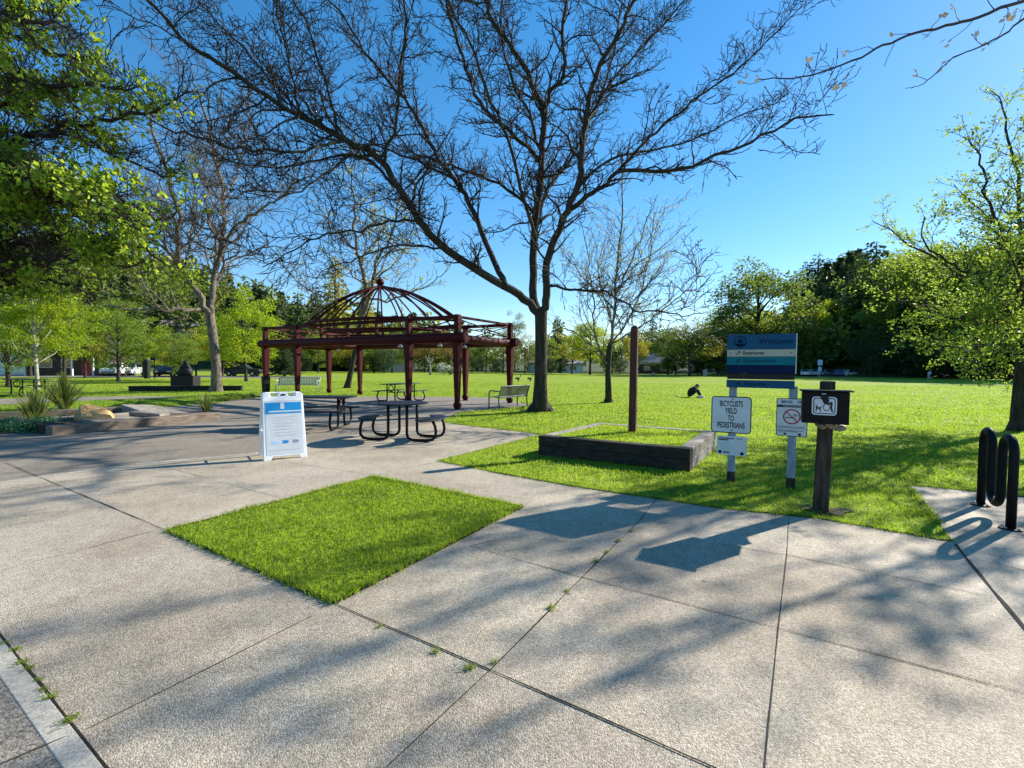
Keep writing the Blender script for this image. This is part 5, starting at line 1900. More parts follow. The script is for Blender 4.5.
def long_table(loc, rz, label, group):
    t = thing('picnic_table', label, 'picnic table', loc, rz, group)
    MB().plate(rrect(1.83, .76, .06), .034, Mx(0, 0, .758, rx=math.pi / 2)).build('table_top', M['dark_metal'], t, bevel=.008)
    for y in (-.66, .66):
        MB().plate(rrect(1.83, .27, .05), .034, Mx(0, y, .455, rx=math.pi / 2)).build('bench_seat', M['dark_metal'], t, bevel=.008)
    for x in (-.62, .62):
        for s_ in (-1, 1):
            pts = [(x, .22 * s_, .74), (x, .22 * s_, .4), (x, .22 * s_, .14), (x, .25 * s_, .06), (x, .33 * s_, .031), (x, .62 * s_, .031), (x, .73 * s_, .06), (x, .79 * s_, .15), (x, .78 * s_, .28), (x, .70 * s_, .44)]
            MB().tube(pts, .029, 10).build('leg_frame', M['black_metal'], t, smooth=True)
        m_ = MB()
        m_.tube([(x, -.24, .42), (x, .24, .42)], .022, 8)
        m_.tube([(x + .13 * math.cos(t_) * 0, .13 * math.cos(t_), .58 + .13 * math.sin(t_)) for t_ in np.linspace(0, 6.283, 17)[:-1]], .018, 8, closed=True)
        m_.build('cross_brace', M['black_metal'], t)
    return t


TG = 'picnic tables in and around the shelter'
c = at(403, 404, 9.65)
round_table((c.x, c.y, .008), R(-8), 'round black picnic table with two curved seats, nearest one in front of the shelter', TG)
long_table((-4.85, 11.35, .004), R(2), 'long black picnic table directly behind the white sandwich board', TG)
c = at(401, 385, 20.0)
long_table((c.x, c.y, .004), R(62), 'black picnic table at the back of the shelter beside the lawn', TG)
c = at(28, 382, 21.3)
long_table((c.x, c.y, .006), R(-8), 'black picnic table at the far left under the white birch', TG)


def bench(loc, rz, label, mat, L=1.8):
    t = thing('park_bench', label, 'bench', loc, rz, 'metal park benches')
    m_ = MB()
    nS = 26
    for k in range(nS):
        x = -L / 2 + L * (k + .5) / nS
        m_.bar((x, -.22, .435), (x, .20, .42), L / nS * .62, .012)
    m_.tube([(-L / 2, -.24, .43), (L / 2, -.24, .43)], .022, 8)
    m_.tube([(-L / 2, .20, .41), (L / 2, .20, .41)], .018, 8)
    m_.build('seat', M[mat], t)
    m_ = MB()
    for k in range(nS):
        x = -L / 2 + L * (k + .5) / nS
        m_.bar((x, .21, .44), (x, .34, .82), L / nS * .62, .012, up=(0, 1, 0))
    m_.tube([(-L / 2, .34, .83), (L / 2, .34, .83)], .024, 8)
    m_.tube([(-L / 2, .215, .45), (L / 2, .215, .45)], .018, 8)
    m_.build('backrest', M[mat], t)
    for x in (-L / 2, L / 2):
        p = MB().tube([(x, -.25, .0), (x, -.25, .40), (x, -.25, .60), (x, -.21, .655), (x, -.1, .66), (x, .27, .64)], .024, 8).build('arm_frame', M[mat], t, smooth=True)
        MB().tube([(x, .24, 0), (x, .20, .3), (x, .21, .45), (x, .34, .83)], .024, 8).build('rear_leg', M[mat], t, smooth=True)
    return t


c = at(298, 385, 26.0)
bench((c.x, c.y, .004), R(8), 'pale slatted metal bench facing the plaza at the left back of the shelter', 'grey_metal', 2.2)
c = at(509, 395, 17.3)
bench((c.x, c.y, .004), math.atan2(-.8, -.6), 'olive grey slatted bench seen from behind, between shelter and large bare tree', 'bench_metal', 1.75)

# ------------------------------------------------------------------ left planter, boulder, plants
hP = .2
c0, c1, c2 = G(52, 426.5, hP), G(18, 421.5, hP), G(220, 412.5, hP)
u, w_ = (c1 - c0).normalized(), (c2 - c0).normalized()
LA, LB = 1.75, (c2 - c0).length
t = thing('timber_bed', 'low flat planting bed edged with weathered timbers on the left of the plaza', 'planter', (c0.x, c0.y, 0), 0)
o3 = Vector((c0.x, c0.y, 0))


def lb(a, b, z):
    v_ = u * a + w_ * b
    return (v_.x, v_.y, z)


MB().bar(lb(.17, 0, .1), lb(.17, LB, .1), .34, .2).build('front_timber', M['timber_brown'], t, bevel=.015)
MB().bar(lb(.345, .18, .102), lb(LA, .18, .102), .36, .2).build('end_timber', M['timber_dark'], t, bevel=.015)
MB().bar(lb(LA + .0, 0.0, .1), lb(LA + .35, LB * .9, .1), .3, .2).build('rear_timber', M['timber'], t, bevel=.015)
MB().bar(lb(.345, 1.35, .10), lb(LA - .16, 1.35, .10), .9, .196).build('deck_plank', M['timber'], t, bevel=.012)
MB().bar(lb(.345, LB - 1.2, .13), lb(LA - .12, LB - 1.3, .13), .26, .26).build('cross_timber', M['timber'], t, bevel=.015)
q_ = [lb(.345, .37, 0), lb(LA - .16, .37, 0), lb(LA - .1, LB * .88, 0), lb(.345, LB - .05, 0)]
MB().prism(q_, .01, .14).build('soil', M['soil'], t)
# a second, longer edging behind it
m0, m1 = G(-8, 413, .18), G(152, 405.5, .18)
t = thing('edging_timber', 'long sunlit brown timber edging behind the boulder at the edge of the lawn', 'edging', (m0.x, m0.y, 0))
MB().bar((0, 0, .09), (m1.x - m0.x, m1.y - m0.y, .09), .3, .18).build('beam', M['timber_brown'], t, bevel=.015)
m0, m1 = G(150, 405, .2), G(196, 412, .2)
t = thing('sloping_slab', 'grey slab ramp lying between the boulder and the small spiky plant', 'slab', (m0.x, m0.y, 0))
d_ = m1 - m0
d_.z = 0
n_ = Vector((d_.y, -d_.x, 0)).normalized()
MB().hexa([tuple(v) for v in (n_ * -.1, d_ - n_ * .1, d_ + n_ * .75, n_ * .75, Vector((0, 0, .2)) - n_ * .1, d_ + Vector((0, 0, .1)) - n_ * .1, d_ + n_ * .75 + Vector((0, 0, .06)), n_ * .75 + Vector((0, 0, .27)))]).build('slab_body', M['timber'], t, bevel=.015)

bb = G(97, 417.5, .2)
bm = bmesh.new()
bmesh.ops.create_icosphere(bm, subdivisions=3, radius=1)
rng = np.random.default_rng(12)
planes = [(unit(rng.normal(0, 1, 3) + np.array([0, 0, .5])), rng.uniform(.62, .85)) for _ in range(13)]
for v_ in bm.verts:
    p = np.array(v_.co)
    for nrm, dd in planes:
        s_ = p @ nrm - dd
        if s_ > 0:
            p -= nrm * s_ * .92
    p += rng.normal(0, .012, 3)
    v_.co = Vector((p[0] * .60, p[1] * .42, max(p[2] * .31 + .02 - .09 * p[0], -.1)))
me = bpy.data.meshes.new('boulder')
bm.to_mesh(me)
bm.free()
me.materials.append(M['boulder'])
o = bpy.data.objects.new('boulder', me)
COL.objects.link(o)
o.location = (bb.x, bb.y, .2)
o.rotation_euler = (0, 0, R(-18))
tag(o, 'angular tan boulder resting on the timber planting bed', 'boulder')

M['spiky'] = leaf_mat('spiky plant leaves', (.07, .10, .025), (.16, .19, .05), (.28, .32, .06), tfac=.3, scale=4, rough=.4)


def spiky(px, py, h, label, n=150, z=0.0, seed=1, spread=.75):
    rng = np.random.default_rng(seed)
    b = G(px, py, z)
    m_ = MB()
    for k in range(n):
        a = rng.uniform(0, 6.283)
        inc = abs(rng.normal(0, .42)) * spread / .75
        L = h * rng.uniform(.7, 1.2)
        K = 6
        s_ = np.linspace(0, 1, K)
        out = np.sin(inc) * L * s_ + .12 * L * s_ ** 2.5 * np.sin(inc * 2)
        zz_ = np.cos(inc) * L * s_ - .35 * L * s_ ** 3 * np.sin(inc)
        w_ = .024 * h * (1 - s_ ** 2.2) + .002
        r0 = rng.uniform(0, .09) * h
        cx_, cy_ = np.cos(a), np.sin(a)
        x = cx_ * (out + r0)
        y = cy_ * (out + r0)
        L_ = np.c_[x - cy_ * w_, y + cx_ * w_, zz_]
        Rr = np.c_[x + cy_ * w_, y - cx_ * w_, zz_]
        k_ = np.arange(K - 1)
        m_.add(np.concatenate([L_, Rr]), np.stack([k_, k_ + 1, k_ + K + 1, k_ + K], 1))
    o = m_.build('spiky_plant', M['spiky'])
    o.location = (b.x, b.y, z)
    tag(o, label, 'plant', 'spiky leaved plants by the timber bed')


spiky(36, 424, .85, 'spiky long leaved plant at the near end of the timber bed', 170, 0, 3)
spiky(64, 409, 1.15, 'largest spiky plant, standing behind the boulder next to the lawn', 210, 0, 4)
spiky(206, 412, .62, 'small spiky plant at the far right tip of the timber bed', 120, 0, 5, .95)


def low_shrub(px, py, w, h, label, mat, seed, leaf=.05, n=1800, z=0):
    rng = np.random.default_rng(seed)
    b = G(px, py)
    m_ = MB()
    C = rng.normal(0, 1, (16, 3)) * np.array([w * .28, w * .2, 0]) + np.array([0, 0, h * .45])
    v_ = rng.normal(0, 1, (n, 3))
    v_ /= np.linalg.norm(v_, axis=1)[:, None]
    P = C[rng.integers(0, 16, n)] + v_ * np.array([w * .2, w * .2, h * .5]) * rng.uniform(.4, 1, n)[:, None]
    P = P[P[:, 2] > 0]
    leaves_mb(P, v_[:len(P)] + np.array([0, 0, .4]), leaf, rng, m_, aspect=.5)
    # woody stems under the leaves
    f_ = bpy.data.objects.new('low_shrub', m_.mesh('low_shrub', mat))
    COL.objects.link(f_)
    f_.location = b
    s_ = MB()
    for c_ in C[:9]:
        s_.tube([(0, 0, -.02), (c_[0] * .5, c_[1] * .5, h * .3), tuple(c_)], [.02, .014, .006], 5, cap=False)
    s_.build('stems', M['bark'], f_)
    return tag(f_, label, 'shrub')


M['juniper'] = leaf_mat('blue green juniper', (.03, .10, .05), (.07, .19, .09), (.1, .25, .1), tfac=.3, scale=6)
low_shrub(8, 431, 1.7, .30, 'blue green ground hugging shrub at the left edge by the timber bed', M['juniper'], 21, .06, 3500)
low_shrub(238, 399, .9, .28, 'small dark shrub right of the pale bare trunk', M['leaf_mid'], 22, .06)
low_shrub(226, 401, .7, .2, 'low leafy plant at the foot of the pale bare trunk', M['leaf_mid'], 23, .05)

# ------------------------------------------------------------------ monument and low wall
mbp = G(183, 386.6)
t = thing('monument', 'dark stone block carrying a dark seated sculpture, left of the pale bare trunk', 'monument', mbp, R(8))
MB().box((0, .35, .37), (1.42, 1.0, .76)).build('pedestal', M['granite'], t, bevel=.03)
m_ = MB()
m_.ball((0, .35, 1.02), .42, 18, 12, (1.05, .8, .9))
m_.ball((.02, .35, 1.34), .27, 16, 10, (1.0, .8, 1.0))
m_.ball((.06, .28, 1.62), .165, 14, 10, (1, 1, 1.1))
m_.ball((-.33, .2, .9), .2, 12, 8, (1.1, 1, .8))
m_.ball((.34, .15, .88), .2, 12, 8, (1.1, 1, .75))
m_.ball((.24, .25, 1.2), .14, 12, 8, (.8, .8, 1.6))
m_.ball((-.22, .25, 1.2), .14, 12, 8, (.8, .8, 1.6))
o = m_.build('sculpture', M['granite'], t, smooth=True)
rm = o.modifiers.new('remesh', 'REMESH')
rm.mode, rm.voxel_size, rm.use_smooth_shade = 'VOXEL', .04, True
w0, w1 = G(130, 391.2), G(242, 390.6)
d_ = w1 - w0
t = thing('low_stone_wall', 'long low dark stone wall on the lawn in front of the monument', 'wall', w0, math.atan2(d_.y, d_.x))
Lw = d_.length
MB().box((Lw / 2, 0, .12), (Lw, .34, .26)).build('wall_body', M['stone_kerb'], t, bevel=.02)
MB().box((Lw / 2, 0, .272), (Lw + .04, .40, .04)).build('coping', M['stone_kerb'], t, bevel=.01)


# ------------------------------------------------------------------ cars
def car(loc, rz, paint, label, kind='suv', name='parked_car', group='cars in the left car park'):
    t = thing(name, label, 'car', loc, rz, group)
    hw = .88
    if kind == 'suv':
        body = [(-2.25, .32), (-1.95, .28), (1.95, .28), (2.28, .36), (2.3, .72), (2.2, .92), (1.05, 1.02), (-2.2, 1.05), (-2.3, .7)]
        cab = [(-2.12, 1.03), (.98, 1.0), (.25, 1.62), (-1.75, 1.68)]
    else:
        body = [(-2.2, .34), (-1.9, .25), (1.9, .25), (2.2, .32), (2.22, .6), (2.05, .78), (1.0, .88), (-1.5, .93), (-2.15, .9), (-2.25, .62)]
        cab = [(-1.65, .9), (1.0, .86), (.22, 1.38), (-.95, 1.41)]
    m_ = MB()
    p = [(x, z) for x, z in body]
    m_.plate(p, hw * 2, Mx(0, 0, 0))
    b = m_.build('body', M[paint], t, bevel=.07)
    n_ = len(cab)
    lo_ = [(x, s_ * (hw - .03), z) for s_ in (-1, 1) for x, z in cab[:2]]
    hi_ = [(x, s_ * (hw - .2), z) for s_ in (-1, 1) for x, z in cab[2:]]
    q8 = [(cab[0][0], -hw + .04, cab[0][1]), (cab[1][0], -hw + .04, cab[1][1]), (cab[1][0], hw - .04, cab[1][1]), (cab[0][0], hw - .04, cab[0][1]),
          (cab[3][0], -hw + .2, cab[3][1]), (cab[2][0], -hw + .2, cab[2][1]), (cab[2][0], hw - .2, cab[2][1]), (cab[3][0], hw - .2, cab[3][1])]
    MB().hexa(q8).build('cabin', M[paint], t, bevel=.05)

    def pane(nm, a, b_, c_, d_):
        P_ = np.array([a, b_, c_, d_], float)
        c0_ = P_.mean(0)
        P_ = c0_ + (P_ - c0_) * .84
        nn = np.cross(P_[1] - P_[0], P_[3] - P_[0])
        nn /= np.linalg.norm(nn)
        if nn @ (c0_ - np.array([-.4, 0, 1.1])) < 0:
            nn = -nn
        mb_ = MB()
        mb_.hexa(np.concatenate([P_ - nn * .01, P_ + nn * .012]))
        mb_.build(nm, M['glass'], t)
    pane('windscreen', q8[1], q8[2], q8[6], q8[5])
    pane('rear_window', q8[0], q8[3], q8[7], q8[4])
    pane('side_window', q8[0], q8[1], q8[5], q8[4])
    pane('side_window', q8[3], q8[2], q8[6], q8[7])
    for x in (-1.38, 1.4):
        for s_ in (-1, 1):
            wv = MB().lathe([(.2, -.11), (.33, -.11), (.345, -.08), (.345, .08), (.33, .11), (.2, .11)], 20)
            wv.v[-1] = wv.v[-1][:, [0, 2, 1]] + np.array([x, s_ * (hw - .1), .345])
            wo = wv.build('wheel', M['rubber'], t, smooth=False)
            rv = MB().lathe([(.05, -.125), (.19, -.118), (.2, -.09), (.2, .09), (.19, .118), (.05, .125)], 14)
            rv.v[-1] = rv.v[-1][:, [0, 2, 1]] + np.array([x, s_ * (hw - .1), .345])
            rv.build('rim', M['steel'], wo)
    zl_ = .74 if kind == 'suv' else .62
    for s_ in (-1, 1):
        MB().box((2.2, s_ * .62, zl_), (.14, .36, .13)).build('headlight', M['lamp_clear'], t, bevel=.03)
        MB().box((-2.2, s_ * .66, zl_ + .08), (.14, .24, .14)).build('tail_light', M['door_red'], t, bevel=.03)
    MB().box((2.25, 0, .48), (.14, 1.3, .12)).build('grille', M['ink'], t, bevel=.02)
    return t


def park(px, D, rz, paint, label, kind='suv', **k):
    b = at(px, 370, D)
    car((b.x, b.y, .01), R(rz), paint, label, kind, **k)


park(118, 58, -75, 'car_white', 'white car on the left of the pair between the dark tree trunks')
park(131, 60, -70, 'car_white', 'white sport utility car on the right of the pair, just left of the dark pillar')
park(165, 56, -60, 'car_dark', 'dark rounded car just left of the monument', 'sedan')
park(243, 60, 10, 'car_dark', 'dark car under the bright maple left of the shelter')
park(47, 66, 5, 'car_white', 'white car behind the white birch trunk')
park(75, 64, 15, 'car_silver', 'silver car in front of the dark house', 'sedan')
RG = 'cars in the far right car park'
park(805, 98, 60, 'car_white', 'pale car partly behind the welcome sign edge in the far car park', 'sedan', group=RG)
park(813, 97, 70, 'car_silver', 'silver car left of the tall sign post in the far car park', 'sedan', group=RG)
park(826, 99, 20, 'car_silver', 'silver car just right of the tall sign post in the far car park', 'sedan', group=RG)
park(837, 96, 65, 'car_blue', 'blue car in the middle of the far car park', 'sedan', group=RG)
park(848, 96, 25, 'car_white', 'pale car at the right end of the far car park', 'sedan', group=RG)

# ------------------------------------------------------------------ buildings


def house(px, D, w, d, hw, hr, rz, wall, roof, label, name='house', z0=0.0, feats=(), cat='house', roofover=.5):
    b = at(px, 366, D)
    t = thing(name, label, cat, (b.x, b.y, z0), R(rz))
    MB().box((0, 0, hw / 2 - .3), (w, d, hw + .6)).build('wall', M[wall], t)
    o_ = roofover
    m_ = MB()
    v_ = np.array([(-w / 2 - o_, -d / 2 - o_, hw), (w / 2 + o_, -d / 2 - o_, hw), (w / 2 + o_, d / 2 + o_, hw), (-w / 2 - o_, d / 2 + o_, hw), (-w / 2 - o_, 0, hw + hr), (w / 2 + o_, 0, hw + hr),
                   (-w / 2 - o_, -d / 2 - o_, hw + .18), (w / 2 + o_, -d / 2 - o_, hw + .18), (w / 2 + o_, d / 2 + o_, hw + .18), (-w / 2 - o_, d / 2 + o_, hw + .18), (-w / 2 - o_, 0, hw + hr + .18), (w / 2 + o_, 0, hw + hr + .18)])
    m_.add(v_, [np.array([[6, 7, 11, 10], [8, 9, 10, 11], [0, 3, 2, 1], [0, 1, 7, 6], [2, 3, 9, 8]]), np.array([[0, 6, 10, 4, 4]])[:, :4], np.array([[0, 6, 10, 9]]), np.array([[1, 2, 8, 11]]), np.array([[0, 9, 3]]), np.array([[1, 11, 7]])])
    m_.build('roof', M[roof], t)
    for f in feats:
        kind, x, z, fw, fh, mt_ = f
        p = MB().box((x, -d / 2 - .03, z), (fw, .1, fh)).build(kind, M[mt_], t)
        if kind == 'window':
            MB().box((x, -d / 2 - .075, z), (fw * .84, .05, fh * .84)).build('pane', M['glass'], p)
    return t


house(20, 62, 9.5, 6, 3.1, 1.2, 8, 'wall_white', 'roof_grey', 'white walled building half hidden behind the birch at the far left', feats=[('window', -2.4, 1.6, 1.3, 1.1, 'wall_white'), ('window', 2.2, 1.6, 1.3, 1.1, 'wall_white')], cat='building', name='park_building')
t = house(84, 60, 8.5, 6, 2.9, 2.2, 12, 'wall_dark', 'roof_dark', 'dark house with a red door and white porch posts behind the maples',
          feats=[('door', 2.1, 1.05, .95, 2.1, 'door_red'), ('window', -2.2, 1.5, 1.4, 1.1, 'wall_white'), ('window', 0, 1.5, 1.2, 1.1, 'wall_white')])
for x in (-3.6, 1.2, 3.4):
    MB().box((x, -4.1, 1.4), (.18, .18, 2.8)).build('porch_post', M['wall_white'], t, bevel=.01)
MB().box((0, -3.9, 2.93), (8.8, 1.9, .14)).build('porch_roof', M['roof_dark'], t)
hzz = hz(168, 130)
house(168, 130, 14, 8, 3.6, 1.6, 30, 'wall_tan', 'roof_grey', 'tan house with pale roof up on the left hillside', z0=at(168, 338, 130).z - .5, feats=[('window', -4, 2, 1.8, 1.4, 'wall_white'), ('window', 0, 2, 2.4, 1.4, 'wall_white'), ('window', 4, 2, 1.8, 1.4, 'wall_white')])
house(566, 120, 8, 6, 2.2, .9, 0, 'wall_white', 'roof_grey', 'low pale grey building under the yellow green tree at the far lawn edge', cat='building', name='park_building', feats=[('door', -2, 1.0, 1, 2, 'wall_dark'), ('window', 1.5, 1.3, 1.5, .9, 'wall_dark')])
house(655, 116, 8, 7, 2.6, 2.4, -15, 'wall_dark', 'roof_grey', 'dark gabled house under the trees behind the far lawn edge right of the pole', feats=[('window', -2, 1.4, 1.5, 1.1, 'wall_white'), ('window', 2, 1.4, 1.5, 1.1, 'wall_white'), ('eave_board', 0, 2.5, 8.6, .3, 'wall_white')])
house(540, 128, 6, 5, 2.4, 1.2, 10, 'wall_white', 'roof_dark', 'small white house low between the large bare trunk and the grey building', feats=[('window', -1.2, 1.4, 1.2, 1, 'wall_dark'), ('window', 1.2, 1.4, 1.2, 1, 'wall_dark')])
house(398, 122, 8, 6, 5.2, 1.6, 20, 'wall_white', 'roof_grey', 'pale two storey house just showing through the middle of the shelter', feats=[('window', -2, 3.8, 1.4, 1.1, 'wall_dark'), ('window', 2, 3.8, 1.4, 1.1, 'wall_dark')])

# dark pillar and lamp like posts by the left car park
b = at(147, 370, 48)
t = thing('dark_pillar', 'dark upright hooded pillar on the lawn edge between white cars and monument', 'pillar', (b.x, b.y, 0))
MB().box((0, 0, .95), (.45, .4, 1.9)).build('shaft', M['granite'], t, bevel=.04)
MB().box((0, 0, 1.95), (.6, .55, .14), taper=.6).build('hood', M['roof_dark'], t, bevel=.03)
b = at(154.5, 370, 47)
t = thing('bird_house_post', 'thin dark post topped by a broad dark cap near the monument', 'post', (b.x, b.y, 0))
MB().tube([(0, 0, 0), (0, 0, 1.9)], .05, 8).build('shaft', M['black_metal'], t)
MB().box((0, 0, 2.1), (.55, .45, .4), taper=.75).build('head', M['black_metal'], t, bevel=.03)

# signs and posts at the far right
b = at(819.5, 371, 86)
t = thing('sign_post', 'tall thin post with a square pale blue sign in the far car park', 'sign', (b.x, b.y, 0), R(5))
MB().tube([(0, 0, 0), (0, 0, 3.1)], .06, 8).build('post', M['grey_metal'], t)
MB().plate(rrect(.95, 1.0, .08), .03, Mx(0, -.08, 2.75)).build('sign_panel', M['poster_pale'], t)
MB().plate(rrect(.7, .75, .05), .03, Mx(0, -.08, 1.5)).build('lower_sign_panel', M['poster_pale'], t)
b = at(929, 372, 78)
t = thing('trail_post', 'short pale trail post at the edge of the dark thicket', 'post', (b.x, b.y, 0))
MB().box((0, 0, .6), (.3, .25, 1.2)).build('shaft', M['post_blue'], t, bevel=.03)
MB().plate(rrect(.5, .42, .04), .03, Mx(0, -.15, 1.05)).build('sign_panel', M['sign_white'], t)
b = at(705, 372, 92)
t = thing('utility_box', 'grey metal cabinet on the far lawn edge left of the welcome sign', 'utility box', (b.x, b.y, 0))
MB().box((0, 0, .6), (.75, .5, 1.2)).build('cabinet', M['grey_metal'], t, bevel=.03)
MB().box((0, 0, 1.23), (.85, .6, .06)).build('lid', M['grey_metal'], t, bevel=.01)
b = at(689, 372, 94)
t = thing('white_marker', 'small white cone marker on the far lawn edge above the sitting person', 'marker', (b.x, b.y, 0))
MB().lathe([(.3, 0), (.3, .05), (.18, .06), (.05, .75)], 14).build('cone', M['sign_white'], t)

# flowering shrub seen under the shelter, with its pale stem neighbour
b = at(450, 366, 82)
t = thing('flowering_shrub', 'white flowering shrub at the far lawn edge seen under the right of the shelter', 'shrub', (b.x, b.y, 0))
rng = np.random.default_rng(77)
v_ = rng.normal(0, 1, (4200, 3))
v_ /= np.linalg.norm(v_, axis=1)[:, None]
C = rng.normal(0, 1, (22, 3)) * np.array([1.3, .9, .35]) + np.array([0, 0, 1.0])
P = C[rng.integers(0, 22, 4200)] + v_ * np.array([.6, .6, .4]) * rng.uniform(.5, 1, 4200)[:, None]
P[:, 2] = np.abs(P[:, 2])
leaves_mb(P[:2400], v_[:2400], .16, rng).build('foliage', M['leaf_mid'], t)
leaves_mb(P[2400:] * 1.03, v_[2400:], .17, rng, aspect=.9).build('blossom', M['goose_white'], t)
s_ = MB()
for c_ in C[:8]:
    s_.tube([(0, 0, -.05), tuple(c_ * .5), tuple(c_)], [.05, .035, .015], 5, cap=False)
s_.build('stems', M['bark'], t)
b = at(430, 366, 80)
t = thing('pale_stump_tree', 'pale bare pollarded trunk beside the white flowering shrub', 'tree', (b.x, b.y, 0))
s_ = MB()
s_.tube([(0, 0, -.05), (.05, 0, 1.0), (.0, 0, 1.9)], [.22, .16, .13], 8)
s_.build('trunk', M['bark_white'], t)
s_ = MB()
for k in range(7):
    a = k * .9
    s_.tube([(0, 0, 1.8), (.4 * math.cos(a), .4 * math.sin(a), 2.4), (.8 * math.cos(a), .8 * math.sin(a), 3.1 + .2 * (k % 3))], [.08, .05, .02], 5)
s_.build('crown', M['bark_white'], t)


# ------------------------------------------------------------------ people and birds
def skin_body(joints, edges, name, fat=1.0):
    """one continuous figure grown from a jointed skeleton; returns a plain mesh"""
    me = bpy.data.meshes.new(name)
    me.from_pydata([j[0] for j in joints], edges, [])
    o = bpy.data.objects.new(name, me)
    COL.objects.link(o)
    o.modifiers.new('skin', 'SKIN').use_smooth_shade = True
    for i, j in enumerate(joints):
        sv_ = me.skin_vertices[0].data[i]
        rr_ = j[1] if isinstance(j[1], tuple) else (j[1], j[1])
        sv_.radius = (rr_[0] * fat, rr_[1] * fat)
        sv_.use_root = i == 0
    ss_ = o.modifiers.new('sub', 'SUBSURF')
    ss_.levels = ss_.render_levels = 2
    dg = bpy.context.evaluated_depsgraph_get()
    ev = bpy.data.meshes.new_from_object(o.evaluated_get(dg))
    bpy.data.objects.remove(o)
    return ev


def sitting_person(loc, rz, label, top, trousers, shoes, scale=1.0, hairmat='hair'):
    t = thing('person', label, 'person', loc, rz)
    t.scale = (scale * 1.12, scale * 1.15, scale)
    # facing +x: seated on the ground, knees drawn up, leaning forward over them
    J = [((0, 0, .13), (.15, .12)), ((.05, 0, .25), (.135, .10)), ((.16, 0, .40), (.16, .12)), ((.26, 0, .48), (.15, .11)),            # pelvis..chest
         ((.34, 0, .52), .058), ((.40, 0, .56), (.085, .078)), ((.45, 0, .59), (.088, .08)), ((.49, 0, .61), .05),                    # neck, head
         ((.25, .17, .46), .06), ((.30, .24, .34), .045), ((.44, .16, .30), .036), ((.50, .11, .30), .03),                               # left arm
         ((.25, -.17, .46), .06), ((.30, -.24, .34), .045), ((.44, -.16, .30), .036), ((.50, -.11, .30), .03),
         ((.06, .10, .13), .095), ((.40, .14, .42), .07), ((.50, .14, .22), .05), ((.56, .14, .07), .038), ((.70, .15, .04), .034),      # left leg
         ((.06, -.10, .13), .095), ((.40, -.14, .42), .07), ((.50, -.14, .22), .05), ((.56, -.14, .07), .038), ((.70, -.15, .04), .034)]
    E_ = [(0, 1), (1, 2), (2, 3), (3, 4), (4, 5), (5, 6), (6, 7), (3, 8), (8, 9), (9, 10), (10, 11), (3, 12), (12, 13), (13, 14), (14, 15), (0, 16), (16, 17), (17, 18), (18, 19), (19, 20), (0, 21), (21, 22), (22, 23), (23, 24), (24, 25)]
    me = skin_body(J, E_, 'body', 1.25)
    for m_ in ('skin', top, trousers, shoes):
        me.materials.append(M[m_])
    JP = np.array([j[0] for j in J])
    part = [2, 1, 1, 1, 0, 0, 0, 0, 1, 1, 1, 0, 1, 1, 1, 0, 2, 2, 2, 3, 3, 2, 2, 2, 3, 3]
    for f in me.polygons:
        f.material_index = part[int(np.argmin(((JP - np.array(f.center)) ** 2).sum(1)))]
        f.use_smooth = True
    o = bpy.data.objects.new('body', me)
    COL.objects.link(o)
    o.parent = t
    hm = MB()
    hm.ball((.42, 0, .615), .098, 14, 10, (1, .92, 1))
    hm.ball((.33, 0, .56), .06, 10, 7, (1, .9, 1.2))
    hm.build('hair', M[hairmat], t, smooth=True)
    return t


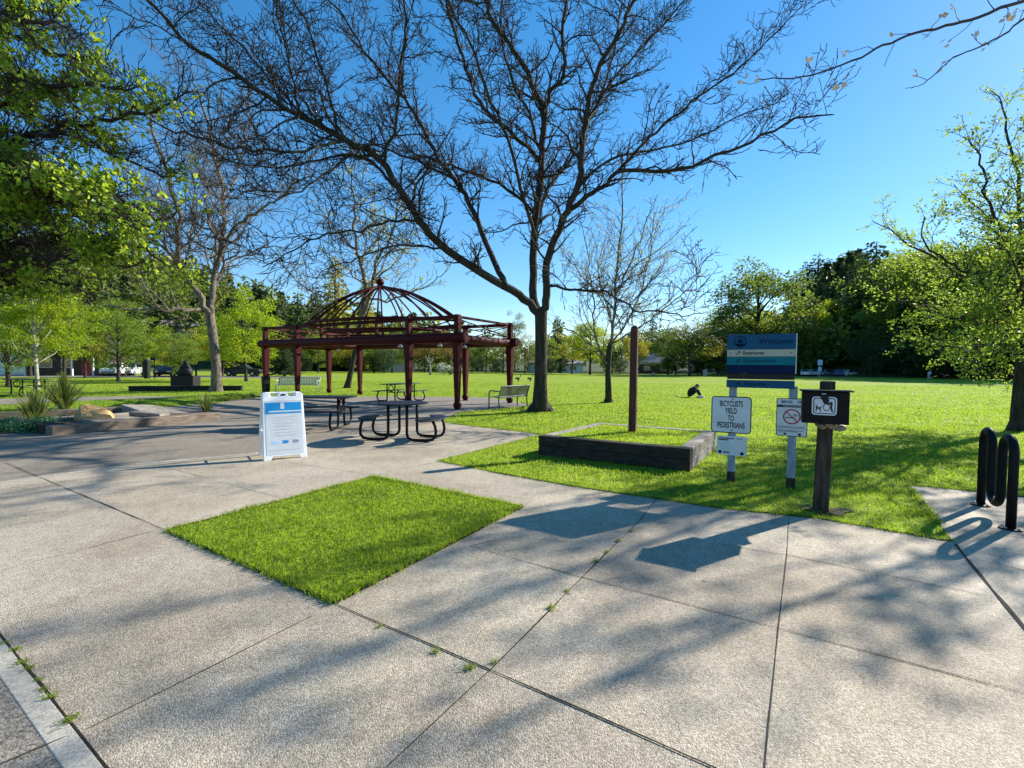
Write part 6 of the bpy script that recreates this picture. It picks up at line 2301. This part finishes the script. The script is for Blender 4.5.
pb = G(690, 397.3)
sitting_person((pb.x - .12, pb.y, .0), R(-12), 'person in black sitting on the lawn, bent forward over drawn up knees', 'cloth_black', 'cloth_black', 'cloth_pale', 1.0)
b = G(700.5, 398.2)
m_ = MB()
for k in range(3):
    crumple(m_, (k * .1 - .1, 0, .06), .075, 30 + k, (1.2, 1, .8))
o = m_.build('white_bag', M['cloth_pale'])
o.location = b
tag(o, 'small pale cloth bag at the feet of the sitting person', 'bag')
b = G(677.5, 397)
m_ = MB()
crumple(m_, (0, 0, .04), .07, 35, (1.5, 1, .5))
o = m_.build('white_paper_bag', M['cloth_pale'])
o.location = b
tag(o, 'little white paper lying on the lawn left of the sitting person', 'paper')
b = at(655, 374, 88)
sitting_person((b.x, b.y, 0), R(170), 'tiny figure in pale top sitting far off near the dark gabled house', 'cloth_pale', 'cloth_black', 'cloth_black', 1.05)


def goose(px, py, rz, label, up=True):
    b = G(px, py)
    t = thing('goose', label, 'goose', b, R(rz), 'geese on the lawn')
    nk = [((.19, 0, .42), .05), ((.25, 0, .52), .034), ((.27, 0, .66), .03), ((.28, 0, .74), .036), ((.345, 0, .735), .02)] if up else [((.2, 0, .34), .05), ((.3, 0, .30), .034), ((.40, 0, .2), .03), ((.46, 0, .11), .034), ((.5, 0, .06), .018)]
    J = [((0, 0, .33), (.15, .13)), ((.13, 0, .36), (.11, .1))] + nk + [((-.16, 0, .33), (.10, .085)), ((-.32, 0, .36), (.04, .03)),
         ((.02, .07, .2), .03), ((.02, .07, .02), .014), ((.09, .07, .012), .012), ((.02, -.07, .2), .03), ((.02, -.07, .02), .014), ((.09, -.07, .012), .012)]
    E_ = [(0, 1), (1, 2), (2, 3), (3, 4), (4, 5), (5, 6), (0, 7), (7, 8), (0, 9), (9, 10), (10, 11), (0, 12), (12, 13), (13, 14)]
    me = skin_body(J, E_, 'body')
    for m_ in ('goose_brown', 'goose_black', 'goose_white'):
        me.materials.append(M[m_])
    JP = np.array([j[0] for j in J])
    for f in me.polygons:
        k = int(np.argmin(((JP - np.array(f.center)) ** 2).sum(1)))
        f.material_index = 1 if k in (3, 4, 5, 6, 8, 9, 10, 11, 12, 13, 14) else (2 if f.center[2] < .3 or k == 2 else 0)
        f.use_smooth = True
    o = bpy.data.objects.new('body', me)
    COL.objects.link(o)
    o.parent = t
    for s_ in (-1, 1):
        w = MB().ball((-.04, s_ * .125, .37), .19, 12, 8, (1.15, .22, .5))
        w.build('wing', M['goose_brown'], t, smooth=True)
    return t


goose(518, 382, 15, 'goose with raised dark neck and pale belly on the lawn above the bench')
goose(530, 382, 25, 'second goose on the lawn beside the large bare trunk', True)
print('objects', len(bpy.data.objects))
